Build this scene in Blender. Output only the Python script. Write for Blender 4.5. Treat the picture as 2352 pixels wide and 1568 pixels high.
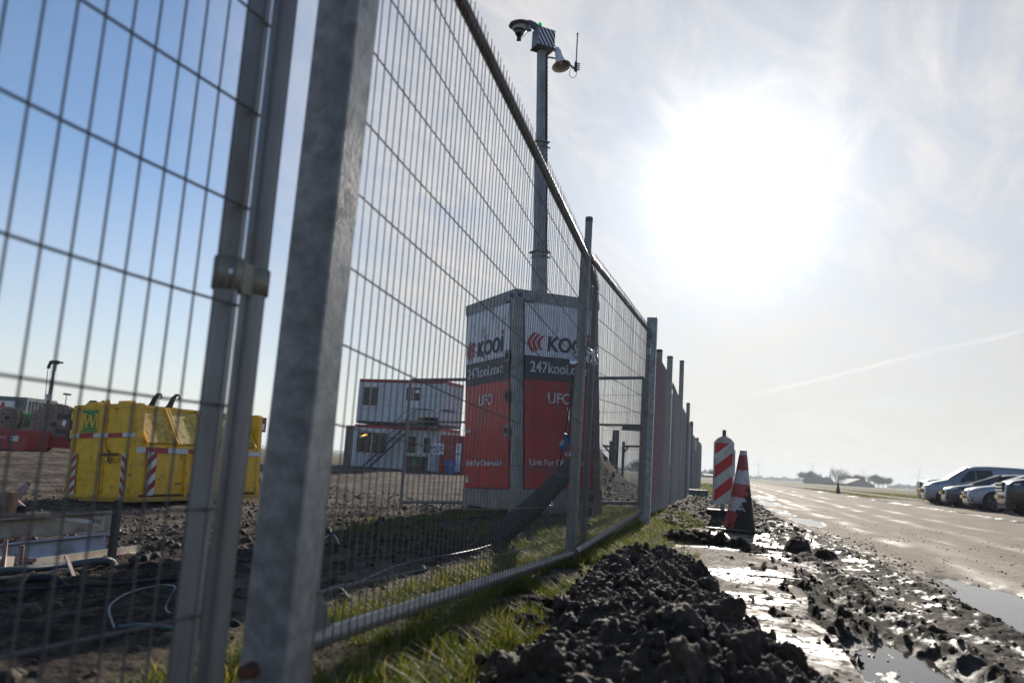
import bpy, math, random
import numpy as np
from mathutils import Vector, Matrix, Euler
from math import radians, sin, cos, pi, atan2, sqrt, tan
random.seed(7)
for o in list(bpy.data.objects): bpy.data.objects.remove(o)
scene = bpy.context.scene
COL = scene.collection

# ------------------------------------------------------------------ camera
CAMP = Vector((0, 0, .62))
YAW, PITCH, ROLL = radians(14.8), radians(8.5), radians(3.66)
Fd = Vector((-sin(YAW)*cos(PITCH), cos(YAW)*cos(PITCH), sin(PITCH)))
_R0 = Vector((cos(YAW), sin(YAW), 0)); _U0 = _R0.cross(Fd)
Rd = _R0*cos(ROLL) + _U0*sin(ROLL); Ud = -_R0*sin(ROLL) + _U0*cos(ROLL)
cam = bpy.data.cameras.new('camera'); camo = bpy.data.objects.new('camera', cam); COL.objects.link(camo)
camo.matrix_world = Matrix(((Rd.x, Ud.x, -Fd.x, CAMP.x), (Rd.y, Ud.y, -Fd.y, CAMP.y), (Rd.z, Ud.z, -Fd.z, CAMP.z), (0, 0, 0, 1)))
cam.sensor_width = 36; cam.lens = 36*1870/2352; cam.clip_start = .05; cam.clip_end = 20000
cam.dof.use_dof = True; cam.dof.focus_distance = 7.5; cam.dof.aperture_fstop = 3.2
scene.camera = camo
def at(x, y, Z=None, z=None, X=None, Y=None):
    """survey helper: the point seen at a place of the 2352 px wide photograph, at a depth, height or world X / Y"""
    d = Fd + Rd*((x-1176)/1870) - Ud*((y-784)/1870)
    if Z is not None: t = Z
    elif z is not None: t = (z-CAMP.z)/d.z
    elif X is not None: t = (X-CAMP.x)/d.x
    else: t = (Y-CAMP.y)/d.y
    return CAMP + d*t

# ------------------------------------------------------------------ light
SUN_EL, SUN_AZ = radians(19.2), radians(.5)          # azimuth from +Y towards +X
sundir = Vector((sin(SUN_AZ)*cos(SUN_EL), cos(SUN_AZ)*cos(SUN_EL), sin(SUN_EL)))
sl = bpy.data.lights.new('sun', 'SUN'); sl.energy = 4.6; sl.angle = radians(.55); sl.color = (1, .93, .82)
so = bpy.data.objects.new('sun', sl); COL.objects.link(so)
so.rotation_euler = (-sundir).to_track_quat('-Z', 'Y').to_euler()
scene.view_settings.view_transform = 'Standard'; scene.view_settings.look = 'None'
scene.view_settings.exposure = 0.5; scene.view_settings.gamma = 1; scene.view_settings.use_curve_mapping = False
scene.render.engine = 'CYCLES'
scene.cycles.use_denoising = True
scene.cycles.max_bounces = 6; scene.cycles.diffuse_bounces = 2; scene.cycles.glossy_bounces = 3; scene.cycles.transmission_bounces = 4
scene.cycles.volume_bounces = 0; scene.cycles.transparent_max_bounces = 12
scene.cycles.sample_clamp_indirect = 6; scene.cycles.caustics_reflective = False; scene.cycles.caustics_refractive = False

class N:
    """tiny node-tree writer"""
    def __init__(s, tree): s.t = tree; s.t.nodes.clear()
    def n(s, typ, ins=None, **kw):
        nd = s.t.nodes.new(typ)
        for k, v in kw.items(): setattr(nd, k, v)
        for k, v in (ins or {}).items():
            sock = nd.inputs[k]
            if hasattr(v, 'is_output'): s.t.links.new(v, sock)
            else:
                if sock.type == 'RGBA' and not isinstance(v, (int, float)) and len(v) == 3: v = (*v, 1)
                sock.default_value = v
        return nd
    def math(s, op, a, b=0.0, c=None, clamp=False):
        i = {0: a, 1: b}
        if c is not None: i[2] = c
        return s.n('ShaderNodeMath', i, operation=op, use_clamp=clamp).outputs[0]
    def mix(s, f, a, b, blend='MIX'):
        nd = s.n('ShaderNodeMix', {0: f, 6: a, 7: b}, data_type='RGBA', blend_type=blend); return nd.outputs[2]
    def ramp(s, f, stops):
        nd = s.n('ShaderNodeValToRGB', {0: f}); e = nd.color_ramp.elements
        while len(e) < len(stops): e.new(.5)
        for i, (p, c) in enumerate(stops):
            e[i].position = p; e[i].color = (c, c, c, 1) if isinstance(c, (int, float)) else (*c, 1)
        return nd.outputs[0]
    def noise(s, vec, scale, detail=4, rough=.55, dist=0):
        return s.n('ShaderNodeTexNoise', {'Vector': vec, 'Scale': scale, 'Detail': detail, 'Roughness': rough, 'Distortion': dist}).outputs[0]
    def maprange(s, v, a, b, c=0., d=1.):
        return s.n('ShaderNodeMapRange', {0: v, 1: a, 2: b, 3: c, 4: d}, interpolation_type='SMOOTHSTEP').outputs[0]

world = bpy.data.worlds.new('World'); scene.world = world; world.use_nodes = True
w = N(world.node_tree)
sky = w.n('ShaderNodeTexSky', sky_type='NISHITA', sun_disc=False, sun_elevation=SUN_EL, sun_rotation=SUN_AZ, altitude=0, air_density=1.0, dust_density=.35, ozone_density=2.0)
tc = w.n('ShaderNodeTexCoord').outputs['Generated']
nrm = w.n('ShaderNodeVectorMath', {0: tc}, operation='NORMALIZE').outputs[0]
dot = w.n('ShaderNodeVectorMath', {0: nrm, 1: sundir}, operation='DOT_PRODUCT').outputs['Value']
dotc = w.math('MAXIMUM', dot, 0.0)
sep = w.n('ShaderNodeSeparateXYZ', {0: nrm})
zup = w.math('MAXIMUM', sep.outputs[2], 0.0)
px = w.math('DIVIDE', sep.outputs[0], w.math('ADD', zup, .12)); py = w.math('DIVIDE', sep.outputs[1], w.math('ADD', zup, .12))
cv = w.n('ShaderNodeCombineXYZ', {0: w.math('SUBTRACT', w.math('MULTIPLY', px, .95), w.math('MULTIPLY', py, .30)), 1: w.math('ADD', w.math('MULTIPLY', py, .55), w.math('MULTIPLY', px, .25)), 2: 0.0}).outputs[0]
c1 = w.noise(cv, 1.3, 9, .62, .5); c2 = w.noise(w.n('ShaderNodeMapping', {0: cv, 3: (1.0, .6, 1)}).outputs[0], 5.5, 9, .66, 1.1)
cl = w.math('ADD', w.math('MULTIPLY', c1, .55), w.math('MULTIPLY', c2, .45))
cl = w.maprange(cl, .38, .68)
# the thin cirrus veil lies over the sun's side of the sky
side = w.maprange(dotc, .77, .95)
veil = w.math('MULTIPLY', w.math('ADD', w.math('MULTIPLY', cl, .35), .67), side, clamp=True)
veil = w.math('ADD', veil, w.math('MULTIPLY', cl, .05), clamp=True)
# forward scattering of the veil around the sun
g1 = w.math('MULTIPLY', w.math('POWER', dotc, 280.0), 13.0)
g2 = w.math('MULTIPLY', w.math('POWER', dotc, 22.0), 2.2)
g3 = w.math('MULTIPLY', w.math('POWER', dotc, 5.0), .8)
glow = w.math('ADD', w.math('ADD', g1, g2), g3)
glow = w.math('MULTIPLY', glow, w.math('ADD', w.math('MULTIPLY', cl, .45), .72))
tint = w.mix(w.maprange(sep.outputs[2], .02, .30), (1.05, 1.0, .92), (1.0, .993, 1.0))
veilb = w.math('ADD', w.math('ADD', glow, 4.05), w.math('MULTIPLY', cl, .95))
# one old condensation trail
pn = Vector((.115, .986, .121)).cross(Vector((.243, .957, .157))).normalized()
td = w.math('ABSOLUTE', w.math('ADD', w.n('ShaderNodeVectorMath', {0: nrm, 1: pn}, operation='DOT_PRODUCT').outputs['Value'], w.math('MULTIPLY', w.math('SUBTRACT', w.noise(nrm, 6, 2), .5), .012)))
tm = w.math('MULTIPLY', w.maprange(td, .0036, .0004), w.maprange(w.n('ShaderNodeVectorMath', {0: nrm, 1: Vector((.17, .974, .138)).normalized()}, operation='DOT_PRODUCT').outputs['Value'], .985, .994))
veilb = w.math('ADD', veilb, w.math('MULTIPLY', tm, .9))
veil = w.math('MAXIMUM', veil, w.math('MULTIPLY', tm, .8))
vcol = w.n('ShaderNodeVectorMath', {0: tint, 'Scale': veilb}, operation='SCALE').outputs[0]
hz = w.ramp(w.math('MAXIMUM', sep.outputs[2], 0.0), [(0, 1.0), (.10, .5), (.30, 0.0)])
hz = w.math('MULTIPLY', hz, .68)
skyt = w.mix(1.0, sky.outputs[0], (.72, .88, 1.06), 'MULTIPLY')
base = w.mix(hz, skyt, (8.0, 7.25, 6.4))
skyc = w.mix(veil, base, vcol)
bg = w.n('ShaderNodeBackground', {0: skyc, 1: .085})
wo = w.n('ShaderNodeOutputWorld', {0: bg.outputs[0]})

# ------------------------------------------------------------------ numpy noise
_rng = np.random.RandomState(3); _perm = np.concatenate([_rng.permutation(256)]*3); _ga = _rng.rand(256)*2*np.pi
def perlin(x, y):
    xi = np.floor(x).astype(np.int64); yi = np.floor(y).astype(np.int64); xf = x-xi; yf = y-yi
    u = xf*xf*xf*(xf*(xf*6-15)+10); v = yf*yf*yf*(yf*(yf*6-15)+10)
    def g(ix, iy, dx, dy):
        h = _perm[(_perm[ix & 255]+iy) & 255]; a = _ga[h]; return np.cos(a)*dx+np.sin(a)*dy
    a = g(xi, yi, xf, yf); b = g(xi+1, yi, xf-1, yf); c = g(xi, yi+1, xf, yf-1); d = g(xi+1, yi+1, xf-1, yf-1)
    return ((a*(1-u)+b*u)*(1-v)+(c*(1-u)+d*u)*v)*1.5
def fbm(x, y, o=4, lac=2.03, gain=.5):
    s = 0; a = 1; t = 0
    for i in range(o):
        s = s+a*perlin(x+17.3*i, y-9.1*i); t += a; x = x*lac; y = y*lac; a *= gain
    return s/t
def billow(x, y, o=4, gain=.5):
    s = 0; a = 1; t = 0
    for i in range(o):
        s = s+a*(1-np.abs(perlin(x+31.7*i, y+5.3*i))*1.6); t += a; x = x*2.07; y = y*2.07; a *= gain
    return s/t-.45
def sst(v, a, b):
    t = np.clip((v-a)/(b-a), 0, 1); return t*t*(3-2*t)

# ------------------------------------------------------------------ object helpers
def tag(o, label=None, cat=None, group=None, kind=None):
    if label: o['label'] = label
    if cat: o['category'] = cat
    if group: o['group'] = group
    if kind: o['kind'] = kind
    return o
def thing(name, label, cat, loc=(0, 0, 0), rot=(0, 0, 0), group=None):
    o = bpy.data.objects.new(name, None); COL.objects.link(o); o.location = loc; o.rotation_euler = rot
    o.empty_display_size = .1
    return tag(o, label, cat, group)
def link(name, me, parent=None):
    o = bpy.data.objects.new(name, me); COL.objects.link(o)
    if parent is not None: o.parent = parent
    return o
def copy_tree(o, parent=None):
    c = o.copy(); COL.objects.link(c)
    if parent is not None: c.parent = parent
    for ch in [q for q in bpy.data.objects if q.parent == o]: copy_tree(ch, c)
    return c
class MB:
    def __init__(s): s.v = []; s.f = []; s.sm = []
    def add(s, vs, fs, smooth=False):
        b = len(s.v); s.v += [tuple(v) for v in vs]; s.f += [tuple(i+b for i in f) for f in fs]; s.sm += [smooth]*len(fs); return s
    def box(s, c, d, rot=None, bev=0):
        hx, hy, hz = d[0]/2, d[1]/2, d[2]/2; c = Vector(c)
        if bev:
            b = min(bev, hx*.9, hy*.9); out = [(-hx+b, -hy), (hx-b, -hy), (hx, -hy+b), (hx, hy-b), (hx-b, hy), (-hx+b, hy), (-hx, hy-b), (-hx, -hy+b)]
            vs = [Vector((x, y, z)) for z in (-hz, hz) for x, y in out]; n = 8
            fs = [tuple(range(n-1, -1, -1)), tuple(range(n, 2*n))]+[(i, (i+1) % n, n+(i+1) % n, n+i) for i in range(n)]
        else:
            vs = [Vector((x, y, z)) for z in (-hz, hz) for x, y in ((-hx, -hy), (hx, -hy), (hx, hy), (-hx, hy))]
            fs = [(3, 2, 1, 0), (4, 5, 6, 7), (0, 1, 5, 4), (1, 2, 6, 5), (2, 3, 7, 6), (3, 0, 4, 7)]
        if rot is not None:
            m = rot if isinstance(rot, Matrix) else Euler(rot).to_matrix(); vs = [m @ v for v in vs]
        return s.add([v+c for v in vs], fs)
    def b2(s, lo, hi): return s.box([(a+b)/2 for a, b in zip(lo, hi)], [abs(b-a) for a, b in zip(lo, hi)])
    def beam(s, p0, p1, w_, h, up=(0, 0, 1)):
        p0 = Vector(p0); p1 = Vector(p1); d = (p1-p0).normalized(); r = d.cross(Vector(up))
        if r.length < 1e-4: r = d.cross(Vector((1, 0, 0)))
        r.normalize(); u = r.cross(d)
        vs = [p+r*a*w_/2+u*b*h/2 for p in (p0, p1) for a, b in ((-1, -1), (1, -1), (1, 1), (-1, 1))]
        return s.add(vs, [(0, 1, 2, 3), (7, 6, 5, 4), (0, 4, 5, 1), (1, 5, 6, 2), (2, 6, 7, 3), (3, 7, 4, 0)])
    def tube(s, p0, p1, r, n=8, r1=None, caps=True):
        return s.path([p0, p1], [r, r if r1 is None else r1], n, caps)
    def path(s, pts, r, n=6, caps=True):
        pts = [Vector(p) for p in pts]; k = len(pts); rs = r if isinstance(r, (list, tuple)) else [r]*k
        vs = []; ref = None
        for i, p in enumerate(pts):
            d = (pts[min(i+1, k-1)]-pts[max(i-1, 0)]).normalized()
            if ref is None:
                ref = Vector((0, 0, 1)) if abs(d.z) < .9 else Vector((1, 0, 0))
            a = d.cross(ref).normalized(); b = a.cross(d).normalized(); ref = b if abs(b.dot(d)) < .99 else ref
            vs += [p+(a*cos(2*pi*j/n)+b*sin(2*pi*j/n))*rs[i] for j in range(n)]
        fs = [(i*n+j, i*n+(j+1) % n, (i+1)*n+(j+1) % n, (i+1)*n+j) for i in range(k-1) for j in range(n)]
        s.add(vs, fs, True)
        if caps:
            s.add(vs[:n], [tuple(range(n-1, -1, -1))]); s.add(vs[-n:], [tuple(range(n))])
        return s
    def lathe(s, prof, c=(0, 0, 0), n=24, rot=None, smooth=True):
        c = Vector(c); m = Euler(rot).to_matrix() if rot is not None and not isinstance(rot, Matrix) else rot
        vs = []
        for r, z in prof:
            for j in range(n):
                v = Vector((r*cos(2*pi*j/n), r*sin(2*pi*j/n), z)); vs.append((m @ v if m else v)+c)
        fs = [(i*n+j, i*n+(j+1) % n, (i+1)*n+(j+1) % n, (i+1)*n+j) for i in range(len(prof)-1) for j in range(n)]
        s.add(vs, fs, smooth)
        return s
    def prism(s, poly, ax, lo, hi):
        """poly: 2-D points; ax: axis of extrusion 0/1/2"""
        def mk(p, t):
            q = [p[0], p[1]]; q.insert(ax, t); return q
        n = len(poly); vs = [mk(p, lo) for p in poly]+[mk(p, hi) for p in poly]
        return s.add(vs, [tuple(range(n-1, -1, -1)), tuple(range(n, 2*n))]+[(i, (i+1) % n, n+(i+1) % n, n+i) for i in range(n)])
    def quad(s, a, b, c, d): return s.add([a, b, c, d], [(0, 1, 2, 3)])
    def mesh(s, name, mat):
        me = bpy.data.meshes.new(name); me.from_pydata(s.v, [], s.f); me.materials.append(mat)
        me.polygons.foreach_set('use_smooth', s.sm); me.update(); return me
    def build(s, name, mat, parent=None, kind=None, label=None):
        o = link(name, s.mesh(name, mat), parent)
        if kind: o['kind'] = kind
        if label: o['label'] = label
        return o
def text_mesh(name, body, size, mat, parent, m, bold=.0, extrude=.002, align='LEFT', shear=0, sx=1.0):
    c = bpy.data.curves.new(name, 'FONT'); c.body = body; c.size = size; c.offset = bold; c.extrude = extrude; c.align_x = align; c.shear = shear
    t = bpy.data.objects.new(name+'_tmp', c); COL.objects.link(t)
    me = bpy.data.meshes.new_from_object(t.evaluated_get(bpy.context.evaluated_depsgraph_get()))
    bpy.data.objects.remove(t); me.materials.clear(); me.materials.append(mat)
    me.transform(m @ Matrix.Diagonal((sx, 1, 1, 1))); me.name = name
    return link(name, me, parent)

# ------------------------------------------------------------------ materials
def pbr(name, col, rough=.6, metal=0., var=.15, scale=6., bump=.0, bscale=40., dirt=None, dirt_amt=.4, dirt_scale=3., low=0, spec=.5, coat=0, stretch=(1, 1, 1), rvar=.08):
    m = bpy.data.materials.new(name); m.use_nodes = True; k = N(m.node_tree)
    oc = k.n('ShaderNodeTexCoord').outputs['Object']
    rnd = k.n('ShaderNodeObjectInfo').outputs['Random']
    mp = k.n('ShaderNodeMapping', {0: oc, 3: stretch}).outputs[0]
    n1 = k.noise(mp, scale, 5, .6)
    c = k.mix(k.maprange(n1, .3, .7), tuple(x*(1-var) for x in col), tuple(min(1, x*(1+var)) for x in col))
    c = k.n('ShaderNodeHueSaturation', {'Value': k.math('MULTIPLY_ADD', rnd, .12, .94), 'Color': c}).outputs[0]
    ro = k.math('MULTIPLY_ADD', n1, rvar*2, rough-rvar)
    if dirt:
        n2 = k.noise(mp, dirt_scale, 8, .65, .3)
        f = k.maprange(n2, .62-dirt_amt*.45, .78-dirt_amt*.25)
        if low:
            z = k.n('ShaderNodeSeparateXYZ', {0: oc}).outputs[2]
            f = k.math('MAXIMUM', f, k.math('MULTIPLY', k.maprange(k.math('ADD', z, k.math('MULTIPLY', n2, low*.8)), low*1.3, low*.25), .85))
        c = k.mix(k.math('MULTIPLY', f, .85), c, dirt); ro = k.mix(f, ro, .85) if False else k.math('ADD', ro, k.math('MULTIPLY', f, .2), clamp=True)
    ins = {'Base Color': c, 'Roughness': ro, 'Metallic': metal, 'Specular IOR Level': spec, 'Coat Weight': coat, 'Coat Roughness': .08}
    if bump:
        ins['Normal'] = k.n('ShaderNodeBump', {'Strength': bump, 'Distance': .01, 'Height': k.noise(mp, bscale, 4, .6)}).outputs[0]
    b = k.n('ShaderNodeBsdfPrincipled', ins)
    k.n('ShaderNodeOutputMaterial', {0: b.outputs[0]})
    return m
MUDC = (.06, .046, .035)
M = {}
M['galv'] = pbr('galvanised_steel', (.30, .295, .28), .48, .4, .22, 9, .05, 60, (.22, .19, .15), .25, 5)
M['galv_dark'] = pbr('weathered_galvanised_steel', (.16, .165, .165), .6, .2, .3, 12, .08, 70, (.07, .065, .055), .4, 6)
M['galv_tube'] = pbr('zinc_tube', (.25, .242, .228), .42, .4, .2, 8, .04, 70, (.2, .16, .12), .3, 7, stretch=(1, 1, .3))
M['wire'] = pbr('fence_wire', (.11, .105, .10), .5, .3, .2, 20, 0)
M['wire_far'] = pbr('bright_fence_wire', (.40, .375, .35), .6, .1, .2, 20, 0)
M['brass'] = pbr('passivated_clamp', (.26, .245, .185), .5, .4, .2, 20, .05)
M['chrome'] = pbr('bright_steel', (.7, .7, .7), .25, .95, .1, 20)
M['rope'] = pbr('black_rope', (.015, .015, .016), .7, 0, .2, 60, .2, 200)
M['rubber'] = pbr('black_rubber', (.02, .02, .02), .75, 0, .2, 20, .1)
M['white'] = pbr('white_panel', (.82, .82, .84), .4, 0, .06, 4, 0, dirt=(.42, .38, .33), dirt_amt=.3, dirt_scale=5)
M['red'] = pbr('red_panel', (.60, .012, .016), .38, 0, .12, 3, .01, 20, (.22, .10, .07), .28, 5, low=.32, coat=.2)
M['band'] = pbr('dark_slate_band', (.035, .045, .05), .4, 0, .1, 4)
M['ink'] = pbr('dark_ink', (.03, .035, .045), .5, 0, .05, 4)
M['inkred'] = pbr('red_ink', (.5, .03, .025), .45, 0, .05, 4)
M['inkwhite'] = pbr('white_ink', (.8, .8, .8), .5, 0, .03, 4)
M['yellow'] = pbr('yellow_paint', (.90, .50, .010), .42, 0, .10, 2.5, .02, 30, (.30, .17, .05), .26, 6, low=.22, coat=.1)
M['yellow_lid'] = pbr('scratched_yellow_lid', (.62, .40, .04), .55, 0, .25, 7, .1, 60, (.25, .16, .04), .4, 9)
M['rust'] = pbr('rusty_steel', (.16, .07, .035), .8, 0, .35, 8, .2, 60, (.05, .03, .02), .4)
M['green'] = pbr('green_print', (.02, .23, .05), .5, 0, .05, 5)
M['refl_red'] = pbr('red_sheeting', (.42, .02, .02), .4, 0, .08, 8, dirt=(.15, .05, .03), dirt_amt=.2)
M['refl_white'] = pbr('white_sheeting', (.72, .70, .66), .45, 0, .08, 8, dirt=(.35, .30, .24), dirt_amt=.25)
M['del_red'] = pbr('delineator_red', (.62, .02, .03), .4, 0, .1, 8, dirt=(.2, .06, .04), dirt_amt=.25)
M['del_white'] = pbr('delineator_white', (.7, .68, .6), .5, 0, .1, 8, dirt=(.3, .25, .18), dirt_amt=.4, low=.1)
M['cont'] = pbr('pale_grey_cladding', (.62, .64, .67), .5, 0, .08, 1, dirt=(.25, .25, .25), dirt_amt=.2)
M['cont_w'] = pbr('white_window_frame', (.7, .71, .72), .45, 0, .05, 3)
M['cont_red'] = pbr('red_frame_beam', (.38, .025, .028), .5, 0, .12, 3, dirt=(.1, .04, .03), dirt_amt=.3)
M['cont_taupe'] = pbr('taupe_cladding', (.2, .185, .165), .6, 0, .12, 2)
M['steel_blue'] = pbr('grey_shipping_steel', (.15, .18, .18), .55, .1, .2, 2, 0, dirt=(.1, .07, .05), dirt_amt=.3)
M['tank_green'] = pbr('dull_green_tank', (.06, .20, .14), .5, 0, .15, 2)
M['blue'] = pbr('blue_paint', (.02, .07, .28), .5, 0, .12, 3)
M['wood'] = pbr('weathered_reel_wood', (.30, .215, .16), .85, 0, .35, 6, .3, 60, (.05, .04, .035), .4, stretch=(1, 6, 6))
M['stake'] = pbr('stake_wood', (.20, .12, .06), .8, 0, .35, 9, .3, 60, (.06, .045, .03), .4, stretch=(4, 4, .6))
M['cable_green'] = pbr('green_cable', (.02, .14, .03), .5, 0, .2, 30)
M['beam'] = pbr('buff_steel_beam', (.46, .40, .31), .55, .1, .15, 4, .05, 50, (.20, .07, .05), .42, 2.2)
M['beam2'] = pbr('lilac_grey_sheet', (.50, .50, .57), .45, .2, .15, 4, .05, 50, (.15, .13, .12), .3, 3)
M['pinkpipe'] = pbr('faded_pink_pipe', (.34, .19, .17), .6, 0, .15, 4, .05, 50, (.09, .07, .06), .4, 3)
M['hose'] = pbr('grey_hose', (.08, .09, .09), .5, 0, .15, 20)
M['bluewire'] = pbr('pale_blue_cable', (.06, .10, .11), .5, 0, .1, 20)
M['tarp'] = pbr('dark_grey_sheet', (.028, .026, .024), .85, 0, .3, 5, .2, 30, (.07, .06, .045), .3, spec=.2)
M['bluegrip'] = pbr('blue_ratchet_grip', (.02, .12, .35), .5, 0, .1, 20)
M['dome'] = pbr('smoked_dome', (.02, .02, .025), .08, 0, .05, 3, coat=.6)
M['cream'] = pbr('cream_plastic', (.5, .46, .42), .5, 0, .08, 6)
M['boxgrey'] = pbr('grey_enclosure', (.28, .32, .37), .4, .3, .1, 5)
M['navy'] = pbr('navy_stripe', (.015, .018, .045), .4, 0, .1, 5)
M['horn'] = pbr('grey_horn_plastic', (.75, .73, .74), .45, 0, .06, 5)
M['antenna'] = pbr('antenna_grey', (.25, .24, .26), .4, 0, .06, 5)
M['slab'] = None
M['lime'] = pbr('lime_stake_paint', (.55, .75, .03), .5, 0, .1, 10)
M['scrim_red'] = pbr('dark_red_mesh_sheet', (.34, .07, .06), .75, 0, .2, 4, .15, 200, (.05, .03, .03), .3)
M['scrim_grey'] = pbr('dark_grey_mesh_sheet', (.12, .112, .10), .8, 0, .2, 4, .15, 200)
def scrim(name, c, a):
    m = pbr(name, c, .8, 0, .2, 4, .15, 200); k = N.__new__(N); k.t = m.node_tree; out = [q for q in m.node_tree.nodes if q.type == 'OUTPUT_MATERIAL'][0]; src = out.inputs[0].links[0].from_socket
    pos = k.n('ShaderNodeTexCoord').outputs['Object']; hole = k.maprange(k.noise(pos, 160, 2), .5-a*.2, .5+a*.2, a*.8, a)
    tr = k.n('ShaderNodeBsdfTransparent'); mx = k.n('ShaderNodeMixShader', {0: hole, 1: src, 2: tr.outputs[0]}); m.node_tree.links.new(mx.outputs[0], out.inputs[0]); return m
M['scrim_red'] = scrim('red_debris_netting', (.62, .09, .08), .55); M['scrim_grey2'] = scrim('grey_debris_netting', (.24, .225, .20), .5)
M['glass_dark'] = pbr('dark_window_glass', (.02, .021, .02), .15, 0, .1, 2, spec=.3, coat=.1)
M['black'] = pbr('black_plastic', (.018, .018, .02), .55, 0, .2, 10)
def emis(name, col, strength):
    m = bpy.data.materials.new(name); m.use_nodes = True; k = N(m.node_tree)
    b = k.n('ShaderNodeBsdfPrincipled', {'Base Color': col, 'Roughness': .2, 'Emission Color': col, 'Emission Strength': strength}); k.n('ShaderNodeOutputMaterial', {0: b.outputs[0]}); return m
M['greenlamp'] = emis('lit_green_beacon', (.01, .55, .16), .35)
M['redlamp'] = emis('lit_red_tail_lamp', (.9, .04, .02), 1.5)
M['warmlamp'] = emis('warm_room_lamp', (1, .5, .12), 1.5)
def glass(name, col=(.5, .65, .62), a=.35):
    m = bpy.data.materials.new(name); m.use_nodes = True; k = N(m.node_tree)
    g = k.n('ShaderNodeBsdfGlossy', {'Color': (1, 1, 1), 'Roughness': .04}); t = k.n('ShaderNodeBsdfTransparent', {'Color': col})
    fr = k.n('ShaderNodeFresnel', {'IOR': 1.5}).outputs[0]
    mx = k.n('ShaderNodeMixShader', {0: k.math('ADD', fr, .06, clamp=True), 1: t.outputs[0], 2: g.outputs[0]}); k.n('ShaderNodeOutputMaterial', {0: mx.outputs[0]}); return m
M['glass'] = glass('car_glass', (.45, .62, .55)); M['winglass'] = glass('window_glass', (.75, .75, .68))

# ------------------------------------------------------------------ terrain
PUD = [  # cx, cy, rx, ry, depth
    (1.66, 5.0, .30, 1.75, .05), (.66, 3.2, .19, .55, .05), (1.35, 14.2, .22, 1.3, .03), (1.15, 18.6, .2, .9, .03), (1.2, 16.6, .16, .8, .03),
    (1.2, 23, .3, 2.0, .035), (1.35, 30, .35, 3., .035), (7.5, 60, .8, 5, .05), (-9.5, 15.3, .9, .25, .06), (-.05, 8.9, .2, .35, .02), ]
def xr_edge(y): return 6.5+.0085*np.clip(y, 0, 400)
def xl_edge(y): return .75+.02*np.clip(y-8, 0, 400)*.6+.0*y
def far_turn(y): return .032*np.clip(y, 0, 1e9)*0
def puddle_q(x, y):
    q = np.full(np.shape(x), 9.)
    wv = .22*fbm(x*1.7+5, y*1.1, 3)
    for cx, cy, rx, ry, d in PUD:
        q = np.minimum(q, ((x-cx)/rx)**2+((y-cy)/ry)**2+wv*2.2)
    return q
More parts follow.
